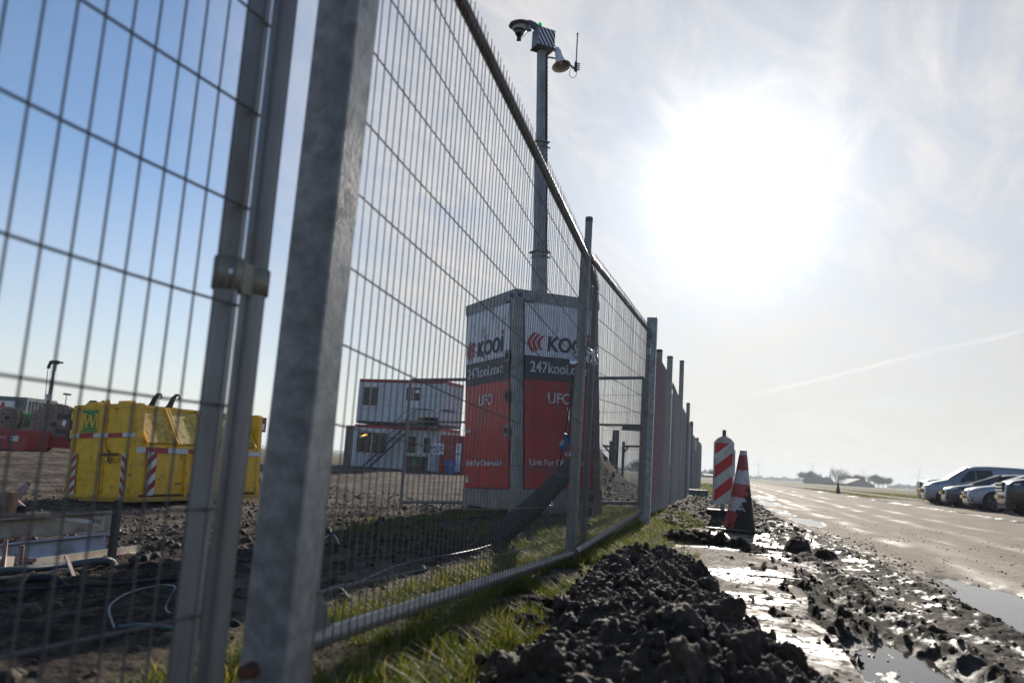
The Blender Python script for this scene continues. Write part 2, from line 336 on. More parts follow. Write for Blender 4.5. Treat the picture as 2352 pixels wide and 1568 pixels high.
def H(x, y, fine=True, masks=False):
    x = np.asarray(x, float); y = np.asarray(y, float); d = np.hypot(x, y)
    bench = 1.4*np.exp(-((y-9.5)/3.2)**2)
    s = sst(-x-1.15-bench, 0, 8.2)
    site = sst(-x-.95, 0, .5)
    h = -.9*s*(1-.80*sst(d, 22, 42))
    h = h+.05*np.exp(-((x+.95)/.45)**2)*(1-sst(y, 60, 120))
    h = h+.04*sst(-x, .2, .6)*sst(x, -3.4, -2)*sst(y, 6, 9)*(1-sst(y, 40, 80))
    n_big = fbm(x*.35, y*.35, 3)
    # far left spoil heap behind the fence and low bank along the horizon side
    h = h+1.7*np.exp(-(((x+3.6)/1.15)**2+((y-19.5)/2.6)**2)**1.1)
    h = h+.22*np.exp(-((x+13.5)/5)**2-((y-25)/1.8)**2)+.12*np.exp(-((x+6)/3)**2-((y-19)/1.2)**2)
    roadm = sst(x, xl_edge(y)-.15, xl_edge(y)+.15+.0*x)*(1-sst(x, xr_edge(y)-.3, xr_edge(y)+.3))
    lay = sst(x, xr_edge(y)+.2, xr_edge(y)+.9)*(1-sst(x, 16, 17.5))*sst(y, 12, 16)*(1-sst(y, 46, 52))
    path = sst(x, 10.3, 10.5)*(1-sst(x, 12.2, 12.5))*sst(y, 50, 54)*(1-sst(y, 260, 330))
    m_s = site*(1-sst(d, 60, 110))
    mud = np.zeros_like(x); wet = np.zeros_like(x)
    # building-site mud on the left
    nb = billow(x*1.3, y*1.3, 4, .55); ns = billow(x*4.1+3, y*4.1, 4, .6)
    h = h+m_s*(.085*nb+.06*ns)*(.5+.5*sst(n_big, -.3, .3))*sst(-x, .9, 1.8)
    track = np.sin((x*.8+y*.35)*3.0+2*n_big)
    h = h+m_s*.025*track*sst(-x, 2.5, 4)
    # wheel-churned strip between slab and road
    xr = 1.02-.045*y
    strip = sst(x, xr-.55, xr-.1)*(1-sst(x, xr+.45, xr+1.05))*(1-sst(y, 11.5, 15))*sst(y, .5, 1.5)
    rid = np.exp(-((x-xr+.03*np.sin(y*3))/.085)**2)+.75*np.exp(-((x-xr-.42)/.1)**2)+.6*np.exp(-((x-xr+.3)/.1)**2)*sst(y, 7.5, 9)
    chop = billow(x*5.5, y*3.2+.6*np.sin(x*4), 4, .6)
    chop2 = billow(x*14, y*9, 3, .6)
    mh = strip*(.050*rid*(.6+.5*np.clip(chop+.3, 0, 1))*(1+.22*np.sin(y*38+x*20+3*fbm(x*2, y*2, 2)))+.014*np.clip(chop+.05, 0, 1)+.009*chop2+.006*billow(x*30, y*19, 2))
    # splashes of mud lying on the slab
    slabz = sst(x, -.5, -.35)*(1-sst(x, xr-.2, xr))*(1-sst(y, 10, 11))*sst(y, 1., 2.)
    spl = fbm(x*6, y*2.6, 4)
    mh = mh+.045*np.exp(-((x-.50+.05*np.sin(y*1.7))/.075)**2)*np.clip(.35+1.4*fbm(x*3, y*2.1+7, 4), 0, 1)*(1-sst(y, 8, 9.5))*sst(y, 1.5, 2.2)
    mh = mh+slabz*(.030*sst(spl, .20, .45)+.030*sst(fbm(x*15+3, y*6.5, 3), .22, .42)*sst(x, -.35, .35)+.05*np.clip(fbm(x*2.2+9, y*.9+4, 5, 2.2, .62)-.30-.1*sst(y, 3.5, 5)+.18*sst(x-xr, -.7, -.3), 0, .4))
    def clump(cx, cy, rx, ry, hh):
        return hh*np.clip(1-(((x-cx)/rx)**2+((y-cy)/ry)**2), 0, 1)**.6*(.75+.6*billow(x*9, y*9, 3)+.2*chop2)
    cl = clump(-.22, 7.75, .30, .30, .13)+clump(.12, 7.7, .16, .22, .10)+clump(.28, 7.35, .13, .28, .07)+clump(.66, 7.7, .11, .25, .13)+clump(.86, 7.5, .1, .2, .08)+clump(.82, 9.7, .25, .7, .07)
    cl = cl+clump(-.55, 13.2, .5, .7, .05)+clump(-.85, 15.5, .6, .9, .05)
    # clods between the panel and the heap
    cl = cl+clump(-.78, 2.62, .08, .09, .05)+clump(-.66, 2.95, .07, .10, .05)+clump(-.62, 2.3, .06, .06, .06)+clump(-.70, 3.35, .16, .2, .05)
    mh = mh+np.clip(cl, 0, 1)
    mud = np.clip(np.maximum(np.maximum(strip, sst(x, .3, .4)*(1-sst(x, .8, 1))*(1-sst(y, 9, 11)))*sst(mh, -.004, .008), np.maximum(slabz*sst(mh, .002, .012), sst(cl, .003, .012))), 0, 1)
    ext = sst(x, .2, .5)*(1-sst(x, 1.0+.02*y, 1.35+.02*y))*sst(y, 10, 13)*(1-sst(y, 30, 60))
    exn = fbm(x*3, y*.8, 4)
    mh = mh+ext*(.03*np.clip(exn+.1, 0, 1)); mud = np.maximum(mud, ext*sst(exn, -.05, .2)*.8)
    h = h+mh
    # verge soil
    verge = sst(-x, .05, .35)*(1-sst(-x, 1.1, 1.6))*(1-slabz)
    h = h+verge*(.028*billow(x*5, y*4, 4)*(1+sst(y, 9, 12))+.012*fbm(x*2, y*2, 3))*(1-sst(y, 30, 60))
    # road wear
    nr = fbm(x*1.2, y*.25, 4)
    h = h+roadm*(.010*nr+.0035*fbm(x*9, y*5, 3))*(1-sst(d, 40, 80))
    edge = np.exp(-((x-xr_edge(y)-.2)/.28)**2)*sst(y, 10, 20)*(1-sst(y, 55, 80))
    h = h+edge*.05*np.clip(billow(x*3, y*1.5, 3)+.2, 0, 1)
    mud = np.maximum(mud, edge*sst(fbm(x*2.5, y*.8, 3), -.25, .15))
    q = puddle_q(x, y)
    dip = 1-sst(q, .2, 1.5)
    dd = np.zeros_like(x)
    for cx, cy, rx, ry, dp in PUD:
        dd = np.maximum(dd, dp*(1-sst(((x-cx)/rx)**2+((y-cy)/ry)**2+.9*fbm(x*3.2+5, y*2.0, 4), .35, 1.7)))
    h = h-dd*(1.0)
    h = h*(1-.0*d)
    if not masks: return h
    tr = np.exp(-((x-1.95-.0*y)/.16)**2)*.9*sst(y, 4, 7)+np.exp(-((x-3.35)/.15)**2)+np.exp(-((x-4.35)/.13)**2)*.8+np.exp(-((x-2.65)/.1)**2)*.4
    wet = roadm*np.clip(tr*(.22+1.2*fbm(x*1.5, y*.5, 4))+.15*sst(fbm(x*.7+3, y*.12, 3), .2, .5), 0, 1)*(1-.3*sst(d, 60, 200))
    wet = np.maximum(wet, strip*.7*sst(fbm(x*7.1+1, y*4.2+2, 5, 2.1, .7), .08, .22))
    wet = np.maximum(wet, edge*sst(fbm(x*1.5+4, y*.4, 3), -.1, .2))
    wet = np.maximum(wet, .6*(1-sst(q, .8, 1.5)))
    gl = fbm(x*1.9, y*1.1, 4)
    grass = sst(-x, .02+.0*y, .4)*(1-sst(-x, 1.05, 1.5))*sst(gl, -.28, .05)*(1-np.clip(mud*2, 0, 1))
    grass = np.maximum(grass, sst(-x, .9, 1.1)*(1-sst(-x, 2.6+1.2*gl, 3.4+1.2*gl))*sst(y, 5.2, 7.2)*(1-sst(y, 13, 18))*sst(gl, -.35, 0))
    grass = grass*(1-.85*sst(y, 11.5, 13)*(1-sst(y, 24, 28)))
    far = np.maximum(sst(x, 16.5, 18), sst(x, xr_edge(y)+.4, xr_edge(y)+1.4)*sst(y, 48, 53))
    field = np.maximum(far, sst(y, 60, 110)*sst(-x, .2, 1.5)); field = np.maximum(field, sst(d, 110, 160)*(1-roadm*(1-sst(d, 300, 400))))
    field = field*(1-path)*(1-roadm*(1-sst(d, 380, 450)))
    # bare dark earth on the field edge and the ditch line
    return h, dict(mud=mud, wet=wet, grass=grass, field=field, path=path, road=np.maximum(roadm, lay*.9)*(1-field), site=m_s*(1-grass), slab=slabz)

def ground_material():
    m = bpy.data.materials.new('ground_surface'); m.use_nodes = True; k = N(m.node_tree)
    a = k.n('ShaderNodeAttribute', attribute_name='mask_a'); b = k.n('ShaderNodeAttribute', attribute_name='mask_b')
    sa = k.n('ShaderNodeSeparateColor', {0: a.outputs['Color']}).outputs; sb = k.n('ShaderNodeSeparateColor', {0: b.outputs['Color']}).outputs
    mud, wet, grass = sa[0], sa[1], sa[2]; field, path, road = sb[0], sb[1], sb[2]
    pos = k.n('ShaderNodeNewGeometry').outputs['Position']
    st = k.n('ShaderNodeMapping', {0: pos, 3: (1, .22, 1)}).outputs[0]
    nf = k.noise(pos, 42, 6, .68); nm = k.noise(pos, 7, 6, .62); nl = k.noise(pos, .9, 5, .6); ns = k.noise(st, 2.2, 7, .65, .4); ng = k.noise(pos, 150, 3, .6)
    site = k.mix(k.maprange(nm, .40, .66), (.045, .034, .026), (.17, .125, .092))
    site = k.mix(k.maprange(nf, .42, .60), k.mix(.7, site, (.022, .017, .013)), site)
    site = k.mix(k.math('MULTIPLY', k.maprange(nl, .45, .62), .45), site, (.30, .225, .17))
    roadc = k.mix(k.maprange(ns, .35, .68), (.37, .28, .20), (.26, .195, .135))
    roadc = k.mix(k.math('MULTIPLY', k.maprange(nf, .53, .66), .5), roadc, (.09, .07, .055))
    roadc = k.mix(k.math('MULTIPLY', k.maprange(nm, .56, .70), .4), roadc, (.12, .09, .07))
    mudc = k.mix(k.maprange(nm, .4, .65), (.020, .0145, .010), (.062, .044, .030))
    grassc = k.mix(k.maprange(nf, .35, .65), (.04, .036, .018), (.11, .085, .045))
    st2 = k.n('ShaderNodeMapping', {0: pos, 3: (.05, 1.0, 1)}).outputs[0]
    fieldc = k.mix(k.maprange(k.noise(k.n('ShaderNodeMapping', {0: pos, 3: (.12, .02, 1)}).outputs[0], 1.2, 5, .6), .35, .65), (.085, .082, .022), (.15, .125, .05))
    fieldc = k.mix(k.math('MULTIPLY', k.maprange(k.noise(pos, .25, 6, .7), .52, .7), .6), fieldc, (.10, .09, .028))
    pathc = (.38, .36, .32)
    c = k.mix(road, site, roadc); c = k.mix(grass, c, grassc); c = k.mix(field, c, fieldc); c = k.mix(path, c, pathc); c = k.mix(mud, c, mudc)
    c = k.mix(k.math('MULTIPLY', wet, .55), c, k.mix(1.0, c, (.42, .40, .40), 'MULTIPLY'))
    wn = k.math('MULTIPLY', wet, k.maprange(ns, .62, .38, .35, 1.0))
    ro = k.math('SUBTRACT', .92, k.math('MULTIPLY', wn, .70))
    ro = k.math('ADD', ro, k.math('MULTIPLY', k.math('SUBTRACT', nf, .5), .35), clamp=True)
    ro = k.math('SUBTRACT', ro, k.math('MULTIPLY', mud, .10), clamp=True)
    bh = k.math('ADD', k.math('MULTIPLY', nf, 1.0), k.math('ADD', k.math('MULTIPLY', ng, .35), k.math('MULTIPLY', nm, 1.2)))
    bs = k.math('SUBTRACT', .85, k.math('MULTIPLY', wn, .45))
    bs = k.math('MULTIPLY', bs, k.math('SUBTRACT', 1.0, k.math('MULTIPLY', road, .45)))
    nn = k.n('ShaderNodeBump', {'Strength': bs, 'Distance': k.math('MULTIPLY_ADD', k.math('SUBTRACT', 1.0, road), .022, .010), 'Height': bh}).outputs[0]
    spec = k.math('MULTIPLY_ADD', wet, .40, k.math('MULTIPLY_ADD', mud, -.05, .08))
    p = k.n('ShaderNodeBsdfPrincipled', {'Base Color': c, 'Roughness': ro, 'Normal': nn, 'Specular IOR Level': spec})
    k.n('ShaderNodeOutputMaterial', {0: p.outputs[0]}); return m
M['ground'] = ground_material()

def make_ground():
    fine = np.arange(-22, 52, .125); coarse = np.arange(52, 338, 3.)
    ang = np.radians(np.concatenate([fine, coarse]))       # measured from +Y towards -X
    r = [0.0, .35, .6]; 
    v = .8
    while v < 5000:
        r.append(v); v *= 1.0048 if v < 9 else 1.0075 if v < 16 else (1.012 if v < 60 else (1.03 if v < 400 else 1.08))
    r = np.array(r); A, R_ = np.meshgrid(ang, r); X = -np.sin(A)*R_; Y = np.cos(A)*R_
    h, mk = H(X, Y, masks=True)
    nr, na = X.shape; V = np.stack([X, Y, h], -1).reshape(-1, 3)
    i = np.arange(nr-1)[:, None]; j = np.arange(na)[None, :]; j2 = (j+1) % na
    F = np.stack([i*na+j, (i+1)*na+j, (i+1)*na+j2, i*na+j2], -1).reshape(-1, 4)
    F = F[:, ::-1] if False else F
    ca = np.stack([mk['mud'], mk['wet'], mk['grass'], np.ones_like(h)], -1).reshape(-1, 4)
    cb = np.stack([mk['field'], mk['path'], mk['road'], np.ones_like(h)], -1).reshape(-1, 4)
    # split one continuous sheet into the named pieces of ground
    cls = np.zeros(X.size, int)
    f_ = mk['field'].ravel(); p_ = mk['path'].ravel(); rd = mk['road'].ravel(); gr = mk['grass'].ravel(); st_ = mk['site'].ravel()
    xx = X.ravel()
    cls[:] = 1
    cls[(xx < -.95)] = 2
    cls[(rd > .5)] = 0
    cls[(f_ > .5)] = 3
    cls[(p_ > .5)] = 4
    fc = cls[F[:, 0]]
    names = ['road', 'verge', 'site_ground', 'field', 'path']
    for c, nm in enumerate(names):
        ff = F[fc == c]
        if not len(ff): continue
        used, inv = np.unique(ff, return_inverse=True); inv = inv.reshape(ff.shape)
        me = bpy.data.meshes.new(nm); me.vertices.add(len(used)); me.vertices.foreach_set('co', V[used].astype(np.float32).ravel())
        me.loops.add(len(ff)*4); me.loops.foreach_set('vertex_index', inv.ravel().astype(np.int32))
        me.polygons.add(len(ff)); me.polygons.foreach_set('loop_start', np.arange(0, len(ff)*4, 4, dtype=np.int32))
        me.polygons.foreach_set('use_smooth', np.ones(len(ff), bool))
        me.update(calc_edges=True)
        for an, arr in (('mask_a', ca), ('mask_b', cb)):
            at_ = me.attributes.new(an, 'FLOAT_COLOR', 'POINT'); at_.data.foreach_set('color', arr[used].astype(np.float32).ravel())
        me.materials.append(M['ground']); o = link(nm, me); o['kind'] = 'structure'
make_ground()
def hz_(x, y): return float(H(np.array([x]), np.array([y]))[0])
def gp(px, py, z0=0.0):
    """walk a sight line down to the terrain"""
    d = at(px, py, Z=1)-CAMP; t = np.geomspace(1., 120., 2400)
    z = CAMP.z+d.z*t; h = H(CAMP.x+d.x*t, CAMP.y+d.y*t); i = int(np.argmax(z <= h)) if (z <= h).any() else len(t)-1
    return CAMP+d*float(t[i])

# water standing in the ruts
wm = bpy.data.materials.new('puddle_water'); wm.use_nodes = True; k = N(wm.node_tree)
pos = k.n('ShaderNodeNewGeometry').outputs['Position']
nn = k.n('ShaderNodeBump', {'Strength': .05, 'Distance': .01, 'Height': k.noise(pos, 14, 3)}).outputs[0]
p = k.n('ShaderNodeBsdfPrincipled', {'Base Color': (.085, .07, .055), 'Roughness': .035, 'Normal': nn, 'IOR': 1.33, 'Specular IOR Level': .5})
k.n('ShaderNodeOutputMaterial', {0: p.outputs[0]}); M['water'] = wm
for cx, cy, rx, ry, dp in PUD:
    xs = np.array([cx+rx*a for a in (-1.3, -1.1, 1.1, 1.3, 0, 0)]); ys = np.array([cy, cy, cy, cy, cy-ry*1.2, cy+ry*1.2])
    lev = float(np.median(H(np.array([cx, cx-rx*.4, cx+rx*.4, cx, cx]), np.array([cy, cy, cy, cy-ry*.5, cy+ry*.5]))))+dp*.50
    mb = MB(); n = 28
    mb.add([(cx+rx*1.35*cos(2*pi*i/n), cy+ry*1.3*sin(2*pi*i/n), lev) for i in range(n)], [tuple(range(n))])
    mb.build('puddle', M['water'], kind='structure')

# concrete slabs beside the road
def slab_mat():
    m = bpy.data.materials.new('wet_concrete'); m.use_nodes = True; k = N(m.node_tree)
    pos = k.n('ShaderNodeNewGeometry').outputs['Position']
    nl = k.noise(pos, 1.6, 6, .62, .3); nf = k.noise(pos, 26, 6, .7); nsp = k.noise(pos, 70, 4, .6)
    nl = k.noise(pos, .85, 12, .68, .3); fl = k.noise(k.n('ShaderNodeMapping', {0: pos, 3: (1, .6, 1)}).outputs[0], 22, 8, .75)
    wet = k.math('MULTIPLY', k.maprange(nl, .43, .60), k.maprange(fl, .545, .49))
    c = k.mix(k.maprange(nf, .35, .7), (.27, .215, .165), (.16, .12, .092))
    c = k.mix(k.maprange(fl, .51, .56), c, (.045, .034, .026))
    c = k.mix(k.math('MULTIPLY', wet, .5), c, (.13, .105, .085))
    ro = k.math('ADD', k.math('MULTIPLY_ADD', wet, -.56, .90), k.math('MULTIPLY', k.math('SUBTRACT', nf, .5), .35), clamp=True)
    nn = k.n('ShaderNodeBump', {'Strength': .45, 'Distance': .006, 'Height': k.math('ADD', nf, k.math('MULTIPLY', nsp, .4))}).outputs[0]
    p = k.n('ShaderNodeBsdfPrincipled', {'Base Color': c, 'Roughness': ro, 'Normal': nn, 'Specular IOR Level': k.math('MULTIPLY_ADD', wet, .20, .06)})
    k.n('ShaderNodeOutputMaterial', {0: p.outputs[0]}); return m
M['slab'] = slab_mat()
pv = thing('slab_pavement', 'row of wet concrete slabs beside the road', None); pv['kind'] = 'structure'
for y0, y1, x0, x1, dz in ((-.4, 1.55, -.36, .95, 0), (1.58, 3.53, -.35, .44, .004), (3.56, 5.5, -.36, .46, -.003), (5.53, 7.5, -.37, .62, .003), (7.8, 9.8, -.38, .7, .006)):
    MB().box(((x0+x1)/2, (y0+y1)/2, -.04+dz), (x1-x0, y1-y0, .12), (0, 0, radians(random.uniform(-.5, .5)))).build('slab', M['slab'], pv)

# ------------------------------------------------------------------ fence
_vw = {}
def wire_mesh_unit(name, r, mat, n=5):
    if (name, r) not in _vw: _vw[(name, r)] = MB().tube((0, 0, 0), (0, 0, 1), r, n, caps=False).mesh(name, mat)
    return _vw[(name, r)]
def fence_panel(label, p0, p1, z0, z1, zt0, zt1, n_v=78, hz_lv=None, single=True, posts=(True, True), wr=.0017, hr=.0022, side=1, tube_r=.021, group='mesh fence panels along the road', sag=0, posth=(0, 0), frame=True, cat='fence panel', name='fence_panel'):
    """p0,p1: xy of ends; z0,z1 bottom-rail heights; zt0,zt1 top-rail heights"""
    t = thing(name, label, cat, (p0[0], p0[1], z0), group=group)
    d = Vector((p1[0]-p0[0], p1[1]-p0[1], 0)); L = d.length; dn = d.normalized(); nx = Vector((dn.y, -dn.x, 0))*side
    bot = lambda u: (z1-z0)*u
    top = lambda u: (zt0-z0)+(zt1-zt0)*u
    if frame:
        for nm, f in (('bottom_rail', bot), ('top_rail', top)):
            MB().path([d*u+Vector((0, 0, f(u))) for u in np.linspace(0, 1, 7)], tube_r, 12).build(nm, M['galv_tube'], t)
        for i, u in enumerate((0, 1)):
            if posts[i]: MB().tube(d*u+Vector((0, 0, bot(u)-.10)), d*u+Vector((0, 0, top(u)+posth[i])), tube_r, 14).build('post', M['galv_tube'], t)
    off = nx*(tube_r+hr+wr)
    if hz_lv is None: hz_lv = [.055]+[.148+.0935*i for i in range(10)]
    if single:
        for a in hz_lv:
            q = [d*u*1.0+off+Vector((0, 0, bot(u)*(1-a)+top(u)*a+.004*sin(9*u+a*7))) for u in np.linspace(-.004, 1.004, 15)]
            MB().path(q, hr, 6).build('horizontal_wire', M['wire'], t)
        me = wire_mesh_unit('vertical_wire', wr, M['wire'])
        for i in range(n_v):
            u = (i+.6)/n_v
            o = link('vertical_wire', me, t); p = d*u+off+nx*(wr+hr)
            o.location = (p.x, p.y, bot(u)-.018); o.scale = (1, 1, top(u)-bot(u)+.045+random.uniform(-.003, .003))
            o.rotation_euler = (random.gauss(0, .0008), random.gauss(0, .0006), 0)
    else:
        mb = MB()
        for a in hz_lv: mb.path([d*u+off+Vector((0, 0, bot(u)*(1-a)+top(u)*a)) for u in (0, .33, .66, 1)], hr, 4, caps=False)
        for i in range(n_v):
            u = (i+.6)/n_v; p = d*u+off+nx*(wr+hr); mb.tube((p.x, p.y, bot(u)-.018), (p.x, p.y, top(u)+.027), wr, 4, caps=False)
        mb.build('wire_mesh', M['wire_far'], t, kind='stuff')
    return t
FG = 'mesh fence panels along the road'
p1f = fence_panel('near mesh fence panel between the big square post and the padlocked round post', (-.85, 1.655), (-.85, 4.9), .215, .115, 2.125, 1.925, n_v=77, group=FG, posts=(False, True))
# corner gusset of the near panel
MB().prism([(0, 0), (.0, .13), (.02, .13), (.11, .02), (.11, 0)], 0, -.004, .004).build('corner_gusset', M['galv_tube'], p1f)
MB().tube((0, 0, -.1), (0, 0, 1.91), .02, 14).build('post', M['galv_tube'], p1f)
fence_panel('second mesh fence panel along the road, just beyond the padlocked post', (-.845, 5.02), (-.80, 8.72), .115, .21, 1.955, 2.13, n_v=86, group=FG, posts=(False, False))
# left-hand panel close to the camera
tube_x, tube_y = at(505, 785, Y=1.3).x, 1.3
p0f = fence_panel('blurred mesh panel nearest the camera at the left edge of the picture', (tube_x-.15, tube_y-1.85), (tube_x, tube_y), -.09, -.08, 2.05, 2.06, n_v=37, hz_lv=[(.047+.183*i-.005)/2.14 for i in range(12)], tube_r=.0225, group=FG, posts=(False, True), wr=.0021, hr=.0026)
fence_panel('short mesh panel standing edge on right behind the padlocked post', (-.885, 5.0), (-.935, 5.85), .09, .05, 2.03, 1.94, n_v=20, group=FG, posts=(True, True), tube_r=.02)
def rpost(label, x, y, zt, r=.023, lean=(0, 0), mat='galv_tube', zb=None, cap=False, name='round_post', group='round steel posts of the fence'):
    zb = hz_(x, y)-.15 if zb is None else zb
    t = thing(name, label, 'fence post', (x, y, zb), (0, 0, 0), group)
    h = zt-zb
    MB().path([(0, 0, 0), (lean[0]*h, lean[1]*h, h)], r, 20).build('tube', M[mat], t)
    MB().lathe([(0, h+.002), (r*.9, h+.003), (r*1.04, h-.004), (r*1.04, h-.03)], (lean[0]*h, lean[1]*h, 0), 20).build('end_cap', M['black' if cap else 'galv_dark'], t)
    return t
x2 = at(568, 785, Y=1.385)
rpost('thick round tube clamped beside the left mesh panel, near the square post', x2.x, 1.385, 2.3, .0245)
rpost('tall round post with padlock and chain, first beyond the square gate post', -.853, 4.955, 2.195, .0235)
def spost(label, x, y, zb, zt, wx=.1, wy=.1):
    t = thing('square_post', label, 'gate post', (x, y, zb), group='square steel gate posts'); h = zt-zb
    MB().box((0, 0, h/2), (wx, wy, h), bev=.004).build('square_tube', M['galv_big'], t)
    MB().box((0, 0, h+.003), (wx-.006, wy-.006, .006)).build('top_cap', M['galv_dark'], t)
    return t
M['galv_big'] = pbr('mottled_galvanised_post', (.31, .305, .29), .48, .3, .25, 30, .06, 90, (.22, .215, .205), .3, 14)
ga = spost('big blurred square steel gate post in the near foreground', -.851, 1.552, -.1, 2.7, .101, .101)
ga.rotation_euler = (0, .0125, 0); ga.location.x -= .012
MB().lathe([(0, .034), (.013, .034), (.015, .03), (.015, 0), (.024, -.002), (.024, -.006)], (-.02, -.051, .29), 8, (radians(90), 0, 0), False).build('bolt_head', M['rust'], ga)
gb = spost('second square steel gate post, slim, at the end of the second panel', -.78, 8.97, 0, 2.30, .11, .11)
for z in (2.1, 1.93, 1.25): MB().box((-.02, -.058, z), (.05, .006, .07)).build('mounting_plate', M['inkwhite'] if z == 1.93 else M['galv_dark'], gb)
MB().box((.03, -.062, .28), (.05, .012, .12)).build('hinge_plate', M['galv'], gb)
MB().box((-.17, -.02, 1.08), (.22, .03, .05)).build('latch_bar', M['galv_dark'], gb)
# clamp joining the two tubes
cz = at(575, 632, Y=1.33)
ck = thing('pipe_clamp', 'dull brass coloured clamp joining the two blurred round tubes', 'clamp', (tube_x, tube_y, cz.z-.005))
MB().lathe([(.0235, -.03), (.0275, -.03), (.0275, .03), (.0235, .03)], (0, 0, 0), 24).build('collar', M['brass'], ck)
dx = x2.x-tube_x
MB().lathe([(.0255, -.022), (.0295, -.022), (.0295, .028), (.0255, .028)], (dx, .085, 0), 24).build('collar', M['brass'], ck)
MB().beam((.012, -.024, 0), (dx+.012, .06, 0), .006, .058).build('flange_plate', M['brass'], ck)
MB().lathe([(0, .022), (.011, .02), (.012, 0)], (dx*.55+.006, .018, 0), 6, (radians(90), 0, radians(35)), False).build('bolt_head', M['brass'], ck)
MB().tube((dx*.55+.004, .03, 0), (dx*.55+.02, -.022, 0), .005, 8).build('bolt', M['chrome'], ck)

# padlock, chain, straps on the first round post
pc = at(1335, 812, Y=4.93)
ch = thing('chain', 'bright short chain looped round the tall round post', 'chain', (pc.x, 4.955, pc.z))
def torus(mb, c, R_, r, m=None, n=14, k=6, el=1.0):
    pts = []
    for i in range(n+1):
        a = 2*pi*i/n; v = Vector((R_*cos(a)*el, R_*sin(a), 0)); v = m @ v if m else v; pts.append(v+Vector(c))
    return mb.path(pts, r, k, caps=False)
lk = torus(MB(), (0, 0, 0), .016, .0045, el=1.5).mesh('chain_link', M['chrome'])
for i in range(15):
    a = i*.55; o = link('chain_link', lk, ch)
    if i < 8: o.location = (.034*cos(a*1.5), .034*sin(a*1.5)-.0, .01*sin(a*2)+.004*i); 
    else: o.location = (.05+.013*((i*7) % 4), -.02+.01*((i*5) % 3), .012-.011*(i-8)+.02*((i*3) % 2))
    o.rotation_euler = (i*1.3, i*.9, i*.7)
pl = thing('disc_padlock', 'round shiny disc padlock hanging on the tall round post', 'padlock', (pc.x-.035, 4.925, pc.z-.045), (radians(72), radians(8), radians(-25)))
MB().lathe([(0, .014), (.030, .013), (.037, .006), (.037, -.006), (.030, -.013), (0, -.014)], (0, 0, 0), 28).build('padlock_body', M['chrome'], pl)
torus(MB(), (.018, .03, 0), .018, .0045).build('shackle', M['chrome'], pl)
# ropes
def cable(name, label, cat, pts, r, mat, n=6, group=None, seg=8):
    P_ = [Vector(p) for p in pts]; out = []
    for i in range(len(P_)-1):
        a, b = P_[i], P_[i+1]; a0 = P_[max(i-1, 0)]; b1 = P_[min(i+2, len(P_)-1)]
        for j in range(seg):
            u = j/seg; out.append(.5*((2*a)+(b-a0)*u+(2*a0-5*a+4*b-b1)*u*u+(-a0+3*a-3*b+b1)*u**3))
    out.append(P_[-1]); o = MB().path(out, r, n).build(name, M[mat]); return tag(o, label, cat, group)
Q = lambda x, y, Y: at(x, y, Y=Y)
cable('strap_rope', 'black rope hanging from the padlock down the left side of the round post', 'rope', [Q(1316, 860, 4.98), Q(1306, 940, 5.1), Q(1293, 1020, 5.3), Q(1281, 1080, 5.6), Q(1262, 1150, 5.9)], .006, 'rope')
cable('strap_rope', 'second black rope just right of the other, ending at the blue ratchet', 'rope', [Q(1322, 850, 4.99), Q(1314, 910, 5.02), Q(1309, 980, 5.08), Q(1303, 1010, 5.15)], .006, 'rope')
rt = thing('ratchet', 'blue handled ratchet hanging on the black rope', 'ratchet', Q(1299, 1015, 5.15))
MB().box((0, 0, 0), (.055, .03, .10), (.1, .35, .2), bev=.006).build('grip', M['bluegrip'], rt)
MB().box((-.02, -.018, -.005), (.02, .006, .03), (.1, .35, .2)).build('sticker', M['inkwhite'], rt)
torus(MB(), (.02, 0, -.075), .014, .004, Euler((1.4, 0, 0)).to_matrix()).build('hook_ring', M['chrome'], rt)
MB().tube((.01, 0, .14), (.008, 0, .22), .008, 8).build('turnbuckle', M['chrome'], rt)
sk = thing('shackle', 'two bright metal shackles on the lower end of the ropes', 'shackle', Q(1252, 1146, 5.92))
torus(MB(), (0, 0, 0), .028, .007, Euler((1.3, .5, 0)).to_matrix(), el=.6).build('shackle_bow', M['chrome'], sk)
torus(MB(), (.035, .02, -.03), .022, .006, Euler((1.2, -.6, .3)).to_matrix(), el=.6).build('shackle_bow', M['chrome'], sk)
# mat leaning from the ground to the post on the site side
g = gp(1128, 1238); topc = Q(1322, 1062, 5.15)
tr = thing('dark_sheet', 'long dark grey sheet leaning up against the padlocked round post', 'mat', g)
ax = topc-g; Wd = Vector((0, 0, 1)).cross(ax).normalized(); up = ax.cross(Wd).normalized()
mb = MB(); n = 14; vs = []
for i in range(n+1):
    u = i/n; c = ax*u-Vector((0, 0, 1))*.04*sin(pi*u)
    for s_ in (-1, -.33, .33, 1):
        for q in (-.012, .012): vs.append(c+Wd*(s_*(.02+.0*u))+(Vector((ax.x, ax.y, 0)).normalized()*-.4+Vector((0, 0, 1))).normalized()*(s_*(.125-.04*u))+Wd*q)
fs = []
for i in range(n):
    for j in range(3):
        a = i*8+j*2; fs += [(a, a+2, a+10, a+8), (a+1, a+9, a+11, a+3)]
    fs += [(i*8, i*8+8, i*8+9, i*8+1), (i*8+6, i*8+7, i*8+15, i*8+14)]
mb.add(vs, fs, True); mb.build('mat', M['tarp'], tr)
lp = Q(1188, 1222, 6.4)-g; MB().box(lp, (.10, .01, .055), (0, .5, .3)).build('paper_tag', M['del_white'], tr)
cable('strap_rope', 'thin black strap running over the leaning mat to the muddy ground', 'rope', [Q(1262, 1148, 5.92), Q(1240, 1178, 5.95), Q(1205, 1210, 6.2), gp(1170, 1248)+Vector((0, 0, .02))], .007, 'rope')

